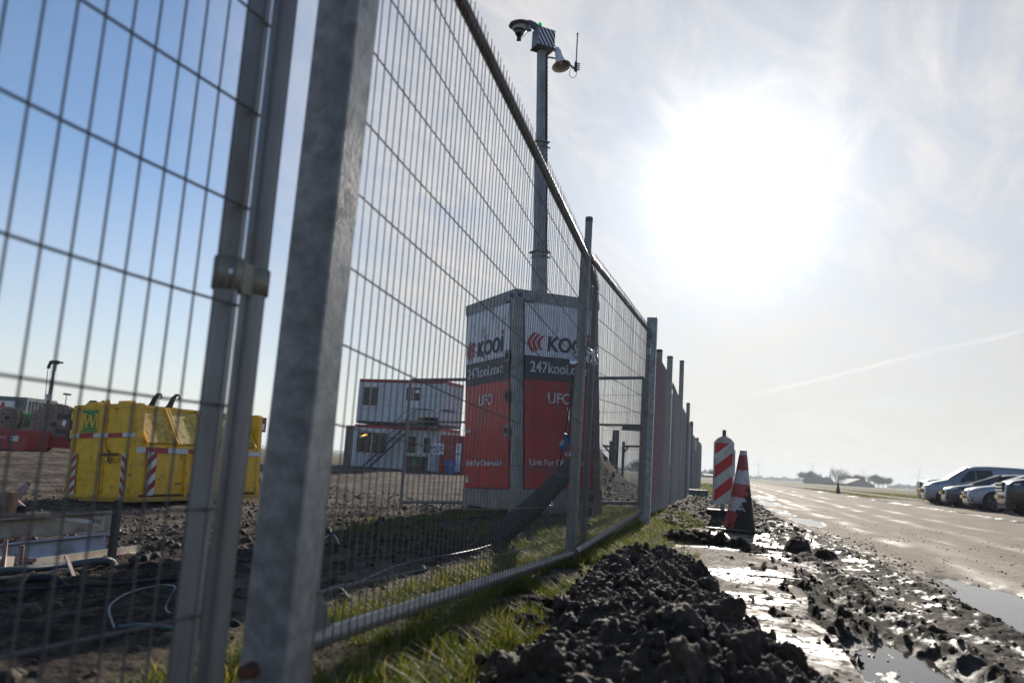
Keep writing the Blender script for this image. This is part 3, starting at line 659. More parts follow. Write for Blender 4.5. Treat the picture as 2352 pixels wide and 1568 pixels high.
# panels further along the road
for a in (('third mesh fence panel, hung with dark red sheeting, beyond the slim square post', (-.80, 9.1), (-.80, 12.55), .19, .13, 2.0, 2.02),
          ('fourth mesh fence panel, covered by dark grey sheeting', (-.80, 12.95), (-.82, 16.3), .12, .10, 2.02, 1.98),
          ('fifth mesh fence panel, with grey sheeting, behind the fourth', (-.84, 16.6), (-.86, 20.0), .1, .1, 1.98, 2.0),
          ('sixth mesh fence panel along the road, small and far', (-.86, 20.2), (-.88, 23.8), .1, .1, 1.98, 1.95)):
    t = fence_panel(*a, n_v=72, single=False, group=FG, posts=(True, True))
    L = a[2][1]-a[1][1]
    if 'third' in a[0]:
        MB().box((-.012, L*.33, .95), (.004, L*.62, 1.72)).build('sheeting', M['scrim_red'], t)
    elif 'fourth' in a[0] or 'fifth' in a[0]:
        mb = MB(); mb.box((-.012, L*.5, .92), (.004, L*.99, 1.72)); mb.build('sheeting', M['scrim_grey2'], t)
for lb, px_, py_, Y_, cap, rr in (('round post with a black cap just behind the slim square post', 1508, 803, 10.6, True, .04), ('tall round post at the end of the red sheeted panel', 1537, 818, 12.75, False, .045), ('very tall thin round post rising above the grey sheeted panel', 1566, 828, 16.45, False, .045), ('round post at the far end of the grey sheeted panels', 1575, 925, 20.1, False, .045), ('round post rising just behind the right corner of the red cabinet', 1377, 627, 10.45, False, .04)):
    q = Q(px_, py_, Y_); rpost(lb, q.x if 'cabinet' in lb else -.815, Y_, q.z, rr, cap=cap, mat='galv_tube', lean=(-.03, 0) if 'cabinet' in lb else (0, 0))
# far group of braced panels
k0 = 0
for i, (y0, y1) in enumerate(((27.5, 30.9), (31.1, 34.4), (34.6, 38))):
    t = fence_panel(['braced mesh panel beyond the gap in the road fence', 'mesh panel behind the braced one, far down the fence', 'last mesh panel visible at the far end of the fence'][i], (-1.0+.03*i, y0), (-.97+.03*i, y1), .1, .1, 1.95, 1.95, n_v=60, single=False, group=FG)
    if i == 0:
        MB().tube((0, .1, 1.75), (-1.15, .3, -.1), .03, 8).build('brace', M['galv_tube'], t)
        MB().tube((0, .1, 1.0), (-.8, .25, -.05), .025, 8).build('brace', M['galv_tube'], t)
        MB().tube((-1.6, .5, 1.75), (0, .0, 1.8), .022, 8).build('tie_bar', M['galv_tube'], t)
        MB().tube((-1.6, .5, 1.05), (0, .0, 1.05), .018, 8).build('tie_bar', M['galv_tube'], t)
    MB().b2((-.02, 0, .02), (-.008, y1-y0, 1.5)).build('sheeting', M['scrim_grey'], t)
for lb, Y_, zt in (('tall dark post at the braced far panel', 27.4, 2.35), ('short dark post near the far end of the fence', 34.5, 2.15), ('last short post where the fence ends', 38.1, 2.1)):
    rpost(lb, -.98, Y_, zt, .05, mat='galv_dark')
b = hz_(-.75, 24)
tag(MB().box((0, 0, 0), (.55, .24, .16), (0, 0, .1), bev=.03).build('concrete_foot', M['galv_dark']), 'low dark concrete fence foot lying at the end of the sheeted panels', 'fence foot').location = (-.62, 23.2, hz_(-.62, 23.2)+.08)

# fence crossing the site behind the cabinet, with a maker sign
cA = gp(918, 1190); cA = Vector((-4.42, 11.1, 0)); za = hz_(-4.42, 11.1)
cf = fence_panel('mesh fence panel crossing the site behind the red cabinet, with a maker sign', (-4.42, 11.1), (-1.12, 11.85), -.02, .18, Q(930, 872, 11.1).z, Q(1470, 867, 11.85).z, n_v=38, single=False, group=None, hz_lv=[.07, .16, .3, .44, .58, .72, .86], tube_r=.024, wr=.002, hr=.0025, name='fence_panel')
MB().tube((0, 0, .0), (.005, 0, -.42), .026, 10).build('post_foot', M['galv_tube'], cf)
MB().path([(0, 0, 1.15), (3.3, .75, 1.30)], .016, 8).build('middle_rail', M['galv_tube'], cf)
sp = Q(1030, 944, 11.25)-Vector((-4.42, 11.1, -.02))
ang = atan2(.75, 3.3); Rm = Matrix.Rotation(ang, 4, 'Z')
MB().box(sp+Vector((0, -.05, 0)), (.34, .006, .055), (0, 0, ang)).build('sign_plate', M['inkwhite'], cf)
text_mesh('sign_lettering', 'HERAS', .055, M['ink'], cf, Matrix.Translation(sp+Vector((0, -.056, -.019))) @ Rm @ Matrix.Rotation(radians(90), 4, 'X'), bold=.0015, align='CENTER', sx=1.35, extrude=.001)
MB().box(Q(990, 968, 11.2)-Vector((-4.42, 11.1, -.02)), (.2, .05, .12)).build('junction_box', M['black'], cf)
# extra fence beyond, behind the spoil heap
for i, (xa, xb, Y_, pa, pb) in enumerate(((1385, 1406, 22, 1022, 1026), (1432, 1475, 22, 1024, 1025))):
    a_ = Q(xa, pa, Y_); b_ = Q(xb, pb, Y_+.3)
    t = thing('barrier_frame', ['thin metal barrier frame behind the spoil heap, left of the twin posts', 'thin metal barrier frame behind the spoil heap, right of the twin posts'][i], 'barrier', (a_.x, a_.y, hz_(a_.x, a_.y)), group='barrier frames behind the spoil heap')
    L = (b_-a_).length; zt = a_.z-t.location.z
    MB().tube((0, 0, zt), (b_.x-a_.x, b_.y-a_.y, b_.z-t.location.z), .03, 8).build('top_rail', M['galv_dark'], t)
    ex = (b_.x-a_.x) if i == 0 else 0
    MB().tube((ex, 0, -.2), (ex, 0, zt+.12), .04, 8).build('post', M['galv_dark'], t)
    MB().tube((ex, 0, zt-.2), (ex+(-.18 if i == 0 else .12), 0, zt-.02), .025, 8).build('corner_brace', M['galv_dark'], t)
    if i == 0: MB().tube((ex, 0, zt-.7), (ex-.35, 0, zt-1.4), .03, 8).build('brace', M['galv_dark'], t)
for i, xx in enumerate((1411, 1419)):
    q = Q(xx, 988, 21.5); rpost(['left one of twin steel posts behind the spoil heap', 'right one of twin steel posts behind the spoil heap'][i], q.x, 21.5, q.z, .045, mat='galv_dark')

# ------------------------------------------------------------------ observation cabinet
W_, HH = 1.22, 2.62
UB = Vector((-2.225, 9.03, hz_(-2.2, 9.5)+.01)); UB.z = .03
cab = thing('observation_cabinet', 'tall red white and dark grey steel cabinet behind the mesh fence', 'cabinet', UB)
Rt = Matrix.Rotation(radians(-3.4), 4, 'Y') @ Matrix.Rotation(radians(45.8), 4, 'Z')
cab.matrix_world = Matrix.Translation(UB) @ Rt
MB().b2((.02, .02, .28), (W_-.02, W_-.02, HH-.05)).build('core', M['galv_dark'], cab)
for x_, y_ in ((0, 0), (W_, 0), (0, W_), (W_, W_)):
    mb = MB(); cx_ = .06 if x_ == 0 else W_-.06; cy_ = .06 if y_ == 0 else W_-.06
    mb.box((cx_, cy_, HH/2+.02), (.124, .124, HH-.06), bev=.02); mb.build('corner_post', M['galv'], cab)
mb = MB(); mb.b2((-.004, -.004, HH-.125), (W_+.004, W_+.004, HH)); mb.build('top_frame', M['galv'], cab)
mb = MB(); mb.b2((-.006, -.006, .09), (W_+.006, W_+.006, .30)); mb.b2((-.002, -.002, 0), (.14, .14, .09)); mb.b2((W_-.14, -.002, 0), (W_+.002, .14, .09)); mb.b2((-.002, W_-.14, 0), (.14, W_+.002, .09)); mb.b2((.3, .02, .03), (W_-.3, .2, .1))
mb.build('base_frame', M['galv'], cab)
MB().b2((W_-.32, -.012, .16), (W_-.12, -.005, .24)).build('fork_pocket', M['black'], cab)
MB().b2((-.012, W_-.3, .02), (.1, W_-.14, .10)).build('fork_pocket', M['black'], cab)
def face(kind):
    if kind == 'R':
        def b(lo, hi, p): return MB().b2((lo[0], -p-.003, lo[1]), (hi[0], -p+.012, hi[1]))
        T = lambda x, z, p: Matrix.Translation((x, -p-.003, z)) @ Matrix.Rotation(radians(90), 4, 'X')
    else:
        def b(lo, hi, p): return MB().b2((-p-.003, W_-hi[0], lo[1]), (-p+.012, W_-lo[0], hi[1]))
        T = lambda x, z, p: Matrix.Translation((-p-.003, W_-x, z)) @ Matrix.Rotation(radians(-90), 4, 'Z') @ Matrix.Rotation(radians(90), 4, 'X')
    lo_, hi_ = (.125, W_-.125) if kind == 'R' else (.035, W_-.125)
    b((lo_, 1.845), (hi_, 2.47), .006).build('white_panel', M['white'], cab)
    b((lo_, 1.565), (hi_, 1.842), .006).build('dark_band', M['band'], cab)
    b((lo_, .31), (hi_, 1.562), .006).build('red_panel', M['red'], cab)
    b((lo_+.12, 2.476), (hi_-.1, 2.486), .008).build('light_strip', M['inkwhite'], cab)
    # emblem: three curved strokes, mirrored
    mb = MB()
    ex, ez, es = (lo_+.13, 2.005, .125) if kind == 'R' else (lo_+.13, 2.005, .125)
    m = T(ex, ez, .012)
    for cx0, hh0, bow in ((-.10, .115, .060), (-.035, .100, .050), (.032, .085, .040)):
        for j in range(8):
            q = []
            for jj, dx0 in ((j, 0), (j, .042), (j+1, .042), (j+1, 0)):
                v_ = jj/4-1; q.append(m @ Vector((cx0+dx0+bow*v_*v_+.03*(v_ > 0)*v_, v_*hh0, 0)))
            mb.add(q, [(0, 1, 2, 3)])
    mb.build('emblem', M['inkred'], cab)
    return b, T, lo_, hi_
for kd in 'RL':
    b, T, lo_, hi_ = face(kd)
    fw = hi_-lo_; cxm = (lo_+hi_)/2
    text_mesh('brand_lettering', 'KOO', .245, M['ink'], cab, T(lo_+.30, 1.92, .012), bold=.007, shear=.12, sx=.98)
    text_mesh('brand_lettering', 'I', .245, M['ink'], cab, T(lo_+.86 if kd == 'R' else lo_+.86, 1.92, .012), bold=.007, shear=.12)
    mb = MB(); m = T(lo_+.885, 2.115, .012); mb.add([m @ Vector(v) for v in ((0, 0, 0), (.045, 0, 0), (.065, .05, 0), (.02, .05, 0))], [(0, 1, 2, 3)]); mb.build('accent_mark', M['inkred'], cab)
    text_mesh('web_lettering', '247kooi.com', .178, M['inkwhite'], cab, T(lo_+.065, 1.655, .012), bold=.003, sx=.93)
    text_mesh('name_lettering', 'UFO', .175, M['inkwhite'], cab, T(cxm, 1.30, .012), bold=.003, align='CENTER')
    text_mesh('name_lettering', 'Unit For Observation', .1, M['inkwhite'], cab, T(lo_+.06, .575, .012), bold=.002, sx=.98)
    if kd == 'L':
        text_mesh('number_lettering', 'B184', .062, M['inkwhite'], cab, T(lo_+.03, .98, .012), bold=.001)
        b((lo_+.04, .37), (lo_+.13, .46), .012).build('data_plate', M['del_white'], cab)
        for z in (1.84, 1.37, .97):
            b((hi_-.075, z-.065), (hi_+.02, z+.065), .024).build('latch', M['galv_dark'] if z == 1.37 else M['galv'], cab)
            b((hi_-.05, z-.03), (hi_-.01, z+.03), .034).build('latch_handle', M['black'], cab)
for q in ((-.02, .07), (.05, -.015)):
    MB().lathe([(0, .006), (.028, .006), (.028, 0)], (q[0] if q[0] < 0 else .06, q[1] if q[1] > 0 else -.008, HH-.07), 16, (radians(90), 0, 0 if q[0] > 0 else radians(-90)), False).build('bolt_head', M['blue'], cab)

# ------------------------------------------------------------------ mast and its equipment
mt = thing('telescopic_mast', 'tall grey telescopic mast rising from the top of the red cabinet', 'mast')
mb0 = cab.matrix_world @ Vector((W_*.5+.02, W_*.5, HH-.02)); mb0.x += .085; mt.location = mb0
tp = Q(1244, 118, mb0.y); ml = tp-mb0; mt.rotation_euler = (0, 0, radians(40))
Rz = Matrix.Rotation(radians(-40), 3, 'Z')
def mp(u): return Rz @ (ml*u)
tot = ml.length; u1 = .17; u2 = .60
def sqt(a, b, w0): return MB().beam(mp(a), mp(b), w0, w0, (0, 1, 0))
u1 = (Q(1245, 580, mb0.y).z-mb0.z)/ml.z; u2 = (Q(1244, 328, mb0.y).z-mb0.z)/ml.z
sqt(0, u1, .150).build('mast_section', M['galv'], mt); sqt(u1-.01, u2, .122).build('mast_section', M['galv'], mt); sqt(u2-.01, 1, .092).build('mast_section', M['galv'], mt)
for u, w0 in ((u1, .165), (u2, .135)):
    c = MB().box(mp(u), (w0+.05, w0+.05, .012)).box(mp(u-.018), (w0, w0, .012)).build('collar_plate', M['galv'], mt)
    MB().tube(mp(u-.012)+Vector((w0*.5, 0, 0)), mp(u-.012)+Vector((w0*.5+.07, 0, 0)), .012, 8).build('clamp_bolt', M['galv_dark'], c)
    MB().tube(mp(u-.02)+Vector((0, -w0*.5, 0)), mp(u-.02)+Vector((0, -w0*.5-.06, 0)), .012, 8).build('clamp_bolt', M['galv_dark'], c)
cc = [mp(u)+Rz @ Vector((.085-.02*u, -.0, 0)) for u in np.linspace(u1, .985, 90)]
cc = [p+Vector((.007*(i % 2), 0, 0)) for i, p in enumerate(cc)]
MB().path(cc, .017, 6).build('cable_chain', M['black'], mt)
MY = mb0.y
def hx(px_, py_, dy=0): return Q(px_, py_, MY+dy)
# control box
bl = hx(1248, 93)
bx = thing('control_box', 'grey equipment box with navy diagonal stripes on the mast top', 'equipment box', bl, (0, 0, radians(40)))
MB().box((0, 0, 0), (.25, .20, .25), bev=.006).build('housing', M['boxgrey'], bx)
MB().box((0, 0, -.132), (.27, .22, .014)).build('base_plate', M['galv_dark'], bx)
MB().box((0, -.1025, 0), (.24, .005, .24)).build('face_plate', M['horn'], bx)
mb = MB(); s_ = .12; hh = .12
for i in range(-5, 6):
    c0 = i*.06
    poly = [(c0-.012, hh), (c0+.014, hh), (c0+.014+.16, -hh), (c0-.012+.16, -hh)]
    # clip the slanted stripe to the plate
    def clip(poly, ax, lim, sgn):
        out = []
        for j in range(len(poly)):
            p, q = poly[j], poly[(j+1) % len(poly)]; ip, iq = sgn*p[ax] <= sgn*lim, sgn*q[ax] <= sgn*lim
            if ip: out.append(p)
            if ip != iq:
                t = (lim-p[ax])/(q[ax]-p[ax]); out.append((p[0]+t*(q[0]-p[0]), p[1]+t*(q[1]-p[1])))
        return out
    poly = clip(clip(poly, 0, s_, 1), 0, -s_, -1)
    if len(poly) > 2:
        o = MB().prism(poly[::-1], 1, -.108, -.1055).build('stripe', M['navy'], bx)
# beacon
bc = thing('beacon', 'small green signal lamp on top of the striped box', 'signal lamp', hx(1240, 60))
MB().lathe([(.024, -.03), (.026, -.005), (.024, 0)], (0, 0, 0), 20).build('base', M['black'], bc)
MB().lathe([(.024, 0), (.025, .02), (.02, .04), (.01, .05), (0, .052)], (0, 0, 0), 20).build('lens', M['greenlamp'], bc)
# dome camera
dc = thing('dome_camera', 'pan dome security camera under a grey hood at the mast top', 'camera', hx(1194, 62)); dc.scale = (1.18, 1.18, 1.18)
MB().lathe([(0, .055), (.07, .053), (.118, .035), (.128, .012), (.124, .008), (.09, .018)], (.0, 0, 0), 28, (radians(6), radians(-4), 0)).build('hood', M['galv_dark'], dc)
MB().lathe([(.082, .02), (.086, 0), (.085, -.035), (.072, -.048)], (0, 0, 0), 28).build('housing', M['cream'], dc)
MB().lathe([(.070, -.046), (.058, -.056), (.055, -.062)], (0, 0, 0), 28).build('trim_ring', M['black'], dc)
MB().lathe([(.055, -.06), (.053, -.085), (.04, -.108), (.02, -.12), (0, -.123)], (0, 0, 0), 24).build('dome', M['dome'], dc)
MB().box((.0, 0, -.148), (.045, .03, .045)).tube((-.015, -.01, -.165), (-.015, -.01, -.175), .012).build('sensor', M['black'], dc)
MB().path([(.03, 0, -.14), (.06, 0, -.12), (.085, 0, -.085), (.11, 0, -.06)], .003, 6).build('lead', M['black'], dc)
MB().box((.105, .01, -.005), (.055, .06, .085), bev=.008).build('junction_box', M['boxgrey'], dc)
MB().path([(.06, 0, .045), (.11, .01, .045), (.16, .02, .015), (.2, .03, -.02)], [.03, .034, .04, .04], 10).build('bracket', M['galv_dark'], dc)
# horn
hn = thing('horn_loudspeaker', 'pale grey horn loudspeaker pointing down below the striped box', 'loudspeaker', hx(1286, 138)); hn.scale = (1.18, 1.18, 1.18)
hr_ = Euler((radians(-8), radians(-16), 0)).to_matrix()
MB().lathe([(.022, .13), (.036, .125), (.040, .06), (.05, 0), (.066, -.045), (.095, -.082), (.108, -.088), (.104, -.094), (.085, -.075)], (0, 0, 0), 28, hr_).build('horn', M['horn'], hn)
MB().lathe([(.085, -.075), (.05, -.02), (.02, .02), (0, .03)], (0, 0, 0), 28, hr_).build('throat', M['cream'], hn)
MB().lathe([(0, -.05), (.02, -.045), (.025, 0), (.02, .03)], (0, 0, 0), 16, hr_).build('cone_plug', M['horn'], hn)
MB().box(hr_ @ Vector((.0, -.02, .135)), (.045, .04, .03)).build('driver_cap', M['horn'], hn)
MB().tube((-.02, -.01, .01), (-.2, .0, .055), .010, 8).tube((-.02, .0, .09), (-.09, .02, .135), .012, 8).build('bracket', M['galv'], hn)
MB().path([(-.06, 0, .11), (-.045, 0, .145), (-.07, .01, .19), (-.085, .01, .16)], .005, 6).build('lead', M['black'], hn)
# whip antenna
an = thing('whip_antenna', 'upright rod antenna with clamps on an arm right of the horn', 'antenna', hx(1323, 150))
MB().tube((0, 0, .04), (-.002, 0, .43), .0085, 10).build('rod', M['antenna'], an)
MB().lathe([(.0095, -.012), (.0115, -.01), (.0115, .012), (0, .015)], (-.002, 0, .44), 12).build('tip', M['black'], an)
MB().tube((0, 0, -.01), (0, 0, .05), .016, 10).build('base_socket', M['galv'], an)
mb = MB().box((0, 0, -.03), (.035, .045, .11))
for i in range(4): mb.tube((.01, 0, -.07+.028*i), (.045, -.01, -.072+.028*i), .007, 6).tube((.04, -.008, -.072+.028*i), (.05, -.01, -.072+.028*i), .011, 6)
mb.build('clamp', M['black'], an)
MB().tube((-.01, 0, -.055), (-.16, .0, .07), .016, 8).build('arm', M['galv'], an)
pts = [(.005, 0, -.08), (.015, 0, -.13), (-.01, 0, -.17), (-.045, 0, -.178), (-.075, 0, -.15), (-.082, 0, -.10), (-.07, 0, -.04)]
cb_ = [Vector(p) for p in pts]; MB().path(cb_, .004, 6).build('cable_loop', M['black'], an)

# ------------------------------------------------------------------ yellow waste container
YA = at(152, 1145, Z=19.1); YB = at(300, 1165, Z=18.3)
yw = thing('waste_container', 'yellow lidded steel waste container with red and white reflective strips', 'waste container', YA)
ya = atan2(YB.y-YA.y, YB.x-YA.x); WY, LY, HY = 2.08, 4.25, 2.2
yw.matrix_world = Matrix.Translation(YA) @ Matrix.Rotation(radians(-3.4), 4, 'Y') @ Matrix.Rotation(ya, 4, 'Z')
SL = .50; ZL = 1.2
body = [(.02, .12), (WY-.02, .12), (WY-.02, ZL), (WY-SL, HY-.05), (.3, HY-.05), (.02, ZL)]
MB().prism(body, 1, .10, LY-.10).build('body', M['yellow'], yw)
for y0, y1 in ((0.06, .16), (LY-.14, LY)):
    MB().prism([(0, .02), (WY, .02), (WY, HY-.04), (WY-.06, HY), (.06, HY), (0, HY-.04)], 1, y0, y1).build('end_plate', M['yellow'], yw)
MB().b2((WY-.10, -.02, .0), (WY+.02, .14, HY-.02)).build('corner_column', M['yellow'], yw)
MB().b2((-.02, -.0, .0), (.08, .14, HY-.02)).build('corner_column', M['yellow'], yw)
MB().b2((-.02, .0, -.04), (WY+.02, LY, .06)).build('floor_frame', M['yellow'], yw)
def door(x0, x1, nm):
    d = thing(nm, None, None); d.parent = yw
    o = MB().b2((x0+.04, -.005, .08), (x1-.04, .03, HY-.06)).build('door', M['yellow'], yw)
    bpy.data.objects.remove(d)
    for lo, hi in (((x0, -.035, .04), (x0+.07, .03, HY-.02)), ((x1-.07, -.035, .04), (x1, .03, HY-.02))): MB().b2(lo, hi).build('door_stile', M['yellow'], o)
    for z in (.04, HY-.10): MB().b2((x0+.07, -.033, z), (x1-.07, .03, z+.08)).build('door_rail', M['yellow'], o)
    MB().b2((x0+.07, -.028, .86), (x1-.07, .0, .90)).build('door_rail', M['yellow'], o)
    return o
dl = door(.08, 1.02, 'd'); dr_ = door(1.05, WY-.1, 'd')
for x, zs in ((.02, (1.95, 1.5, .35)), (WY-.14, (1.75, 1.6, .3))):
    for z in zs: MB().tube((x, -.04, z-.1), (x, -.04, z+.1), .03, 8).box((x+.03, -.03, z), (.12, .02, .08)).build('hinge', M['yellow'], yw)
MB().tube((1.035, -.06, .1), (1.035, -.06, HY+.06), .028, 8).build('locking_bar', M['yellow'], yw)
lt = MB().beam((.98, -.06, 1.02), (1.62, -.09, 1.03), .03, .05).tube((1.34, -.09, .84), (1.34, -.09, 1.12), .02, 6).tube((1.4, -.1, .8), (1.44, -.1, .95), .015, 6).build('latch', M['rust'], yw)
MB().beam((1.07, -.05, 1.3), (1.22, -.06, 1.06), .02, .06).build('latch_stay', M['yellow'], yw)
for i, (z0, z1) in enumerate(((.5, .92),)): MB().b2((1.12, -.022, .86), (WY-.2, -.006, 1.04)).build('door_plate', M['yellow'], yw)
# reflective tape
def tape(y_or_x, segs, z0, z1, side):
    for a, b_, c in segs:
        if side: MB().b2((WY-.01, a, z0), (WY+.026, b_, z1)).build('reflective_strip', M[c], yw)
        else: MB().b2((a, -.042, z0), (b_, -.03, z1)).build('reflective_strip', M[c], yw)
tape(0, [(-.01, .28, 'refl_white'), (.28, .74, 'refl_red'), (.74, 1.02, 'refl_white'), (1.05, 1.2, 'refl_white'), (1.2, 1.66, 'refl_red'), (1.66, 2.04, 'refl_white')], 1.42, 1.515, False)
tape(0, [(-.02, .24, 'refl_white'), (.24, .92, 'refl_red'), (.92, 1.55, 'refl_white'), (1.55, 2.2, 'refl_red'), (2.2, 2.85, 'refl_white'), (2.85, 3.5, 'refl_red'), (3.5, 4.25, 'refl_white')], 1.07, 1.19, True)
def hazard(m, w0, h0, parent, n=5, flip=False, red='refl_red', white='refl_white', th=.006, nm='hazard_plate'):
    """striped plate in local x/z, normal -y, placed by matrix m"""
    pl_ = MB().add([m @ Vector(v) for v in [(x, y, z) for y in (0, th) for x, z in ((0, 0), (w0, 0), (w0, h0), (0, h0))]], [(0, 1, 2, 3), (7, 6, 5, 4), (0, 4, 5, 1), (1, 5, 6, 2), (2, 6, 7, 3), (3, 7, 4, 0)]).build(nm, M[white], parent)
    st = h0/n
    for i in range(-2, int(n)+3):
        z = i*st; s0 = st*.5; k_ = w0*.85
        quad = [(0, z), (w0, z+k_), (w0, z+k_+s0), (0, z+s0)]
        if flip: quad = [(w0-x, y) for x, y in quad][::-1]
        poly = quad
        def cl(poly, lim, sg):
            out = []
            for j in range(len(poly)):
                p, q = poly[j], poly[(j+1) % len(poly)]; ip, iq = sg*p[1] <= sg*lim, sg*q[1] <= sg*lim
                if ip: out.append(p)
                if ip != iq:
                    t = (lim-p[1])/(q[1]-p[1]); out.append((p[0]+t*(q[0]-p[0]), lim))
            return out
        poly = cl(cl(poly, h0, 1), 0, -1)
        if len(poly) > 2:
            vs = [m @ Vector((x, -.002, zz)) for x, zz in poly]
            MB().add(vs, [tuple(range(len(vs)))]).build('red_stripe', M[red], pl_)
    return pl_
hazard(Matrix.Translation((.12, -.045, .10)), .15, .96, yw, 4)
hazard(Matrix.Translation((1.70, -.045, .06)), .13, .98, yw, 4, flip=True)
hazard(Matrix.Translation((WY+.03, .32, .10)) @ Matrix.Rotation(radians(90), 4, 'Z'), .26, .98, yw, 3)
text_mesh('marker_lettering', '1.210', .10, M['ink'], yw, Matrix.Translation((WY+.034, .36, .30)) @ Matrix.Rotation(radians(90), 4, 'Z') @ Matrix.Rotation(radians(90), 4, 'X'), sx=.8)
# firm sign: green field, yellow serifed W, lettering band
sg = MB().b2((.30, -.012, 1.60), (.82, -.007, 2.06)).build('firm_sign', M['green'], yw)
mb = MB()
def stroke(p, q, w0): 
    (x0, z0), (x1, z1) = p, q
    mb.add([(x0-w0/2, -.015, z0), (x0+w0/2, -.015, z0), (x1+w0/2, -.015, z1), (x1-w0/2, -.015, z1)], [(0, 1, 2, 3)])
for p, q, w0 in (((.38, 1.97), (.46, 1.67), .075), ((.46, 1.67), (.56, 1.94), .04), ((.56, 1.94), (.66, 1.67), .075), ((.66, 1.67), (.76, 1.97), .04)): stroke(p, q, w0)
for x0, x1, z in ((.32, .46, 1.965), (.67, .82, 1.965), (.50, .62, 1.93)): mb.b2((x0, -.016, z), (x1, -.013, z+.022))
for x0, x1, z in ((.41, .52, 1.655), (.61, .72, 1.655)): mb.b2((x0, -.016, z), (x1, -.013, z+.02))
mb.b2((.30, -.017, 1.62), (.36, -.0135, 1.95)); mb.b2((.77, -.017, 1.62), (.82, -.0135, 1.95))
mb.build('letter_w', M['yellow'], sg)
MB().b2((.28, -.012, 1.555), (.83, -.007, 1.59)).build('green_bar', M['green'], sg); MB().b2((.26, -.012, 1.525), (.82, -.006, 1.555)) 
text_mesh('sign_lettering', 'VAN WERVEN', .082, M['ink'], sg, Matrix.Translation((.285, -.014, 1.455+.03)) @ Matrix.Rotation(radians(90), 4, 'X'), bold=.002, sx=1.0)
# lids on the sloping flank
ln = Vector((ZL-HY+.05, 0, -SL)).normalized()
for i, (a, b_) in enumerate(((.28, 1.22), (1.30, 2.30), (2.38, 4.0))):
    def sp_(y, u, off): 
        n_ = Vector((.95, 0, .5)).normalized(); q = Vector((WY-SL, y, HY-.08))*(1-u)+Vector((WY-.02, y, ZL+.06))*u
        return q+n_*off
    vs = [sp_(y, u, o_) for o_ in (.0, .035) for y, u in ((a, .04), (a, .96), (b_, .96), (b_, .04))]
    l_ = MB().add(vs, [(0, 1, 2, 3), (7, 6, 5, 4), (0, 4, 5, 1), (1, 5, 6, 2), (2, 6, 7, 3), (3, 7, 4, 0)]).build('lid', M['yellow_lid'], yw)
    for yy in (a, b_): MB().beam(sp_(yy, .0, .05), sp_(yy, 1.0, .05), .05, .05, (0, 1, 0)).build('lid_rib', M['yellow'], l_)
    MB().tube(sp_(b_-.05, .8, .06), sp_(b_-.05, .98, .1), .025, 6).build('lid_catch', M['yellow'], l_)
MB().beam((WY-SL, .1, HY-.03), (WY-SL, LY-.1, HY-.03), .08, .06).build('ridge_beam', M['yellow'], yw)
MB().beam((WY+.0, .14, ZL+.02), (WY+.0, LY-.1, ZL+.02), .06, .05).build('flank_rail', M['yellow'], yw)
for y in (1.55, 3.0): MB().beam((WY+.01, y, .05), (WY+.01, y, 1.08), .10, .05, (1, 0, 0)).build('flank_rib', M['yellow'], yw)
MB().tube((WY+.02, 1.6, 1.05), (WY+.1, 1.72, .93), .03, 6).build('flank_catch', M['yellow'], yw)
MB().tube((WY+.02, 1.2, .35), (WY+.03, 1.4, .37), .015, 6).build('weld_mark', M['rust'], yw)
for x0 in (.35, 1.35): MB().b2((x0, .05, HY-.0), (x0+.36, .22, HY+.06)).build('lifting_bracket', M['yellow'], yw)
torus(MB(), (1.02, .05, HY+.03), .06, .018, Matrix.Rotation(radians(90), 3, 'X')).build('lifting_eye', M['yellow'], yw)
# dark hooks standing up behind the container
hk = thing('grapple', 'black curled grapple hooks showing above the yellow container roof', 'grapple', at(352, 936, Z=21.5))
for i, xx in enumerate((.0, .55)):
    pts = [(xx-.18, 0, -.05), (xx-.05, 0, .06), (xx+.02, 0, .26), (xx+.10, 0, .36), (xx+.19, 0, .36), (xx+.22, 0, .28), (xx+.18, 0, .24)]
    MB().path(pts, [.07, .08, .06, .04, .03, .025, .015], 8).build('hook', M['black'], hk)
MB().tube((-.25, 0, -.02), (.7, 0, -.04), .07, 8).build('cross_shaft', M['black'], hk)
hk2 = thing('grapple', 'tangle of black straps lying on the left of the yellow container roof', 'grapple', at(215, 931, Z=19.5))
MB().path([(-.2, 0, 0), (-.1, 0, .1), (.05, 0, .1), (.12, 0, .02), (.2, 0, .08), (.26, 0, .12), (.3, 0, .03), (.42, 0, .09), (.5, 0, .02)], .025, 6).build('strap', M['black'], hk2)

# ------------------------------------------------------------------ site offices
def unit(label, P, ang, L, Wd, Hh, mat='cont', frame='cont_red', base=.12, cat='site office', nm='office_container', ribs=True, group=None, roof=True):
    t = thing(nm, label, cat, P, (0, 0, ang), group)
    MB().b2((.05, .05, base), (L-.05, Wd-.05, Hh-.1)).build('wall', M[mat], t)
    MB().b2((0, 0, Hh-.2), (L, Wd, Hh)).build('roof_frame', M[frame], t)
    MB().b2((.01, .01, 0), (L-.01, Wd-.01, .16)).build('floor_frame', M['black' if frame == 'cont_red' else mat], t)
    for x in (.06, L-.06):
        for y in (.06, Wd-.06): MB().b2((x-.07, y-.07, .1), (x+.07, y+.07, Hh-.15)).build('corner_post', M[mat], t)
    if ribs:
        n = int(L/.28); r = MB()
        for i in range(1, n):
            x = .1+i*(L-.2)/n; r.b2((x-.03, .02, .17), (x+.03, .052, Hh-.21))
        r.build('front_ribs', M[mat], t, kind='stuff'); r = MB(); n = int(Wd/.28)
        for i in range(1, n):
            y = .1+i*(Wd-.2)/n; r.b2((L-.052, y-.03, .17), (L-.02, y+.03, Hh-.21)).b2((.02, y-.03, .17), (.052, y+.03, Hh-.21))
        r.build('side_ribs', M[mat], t, kind='stuff')
    return t
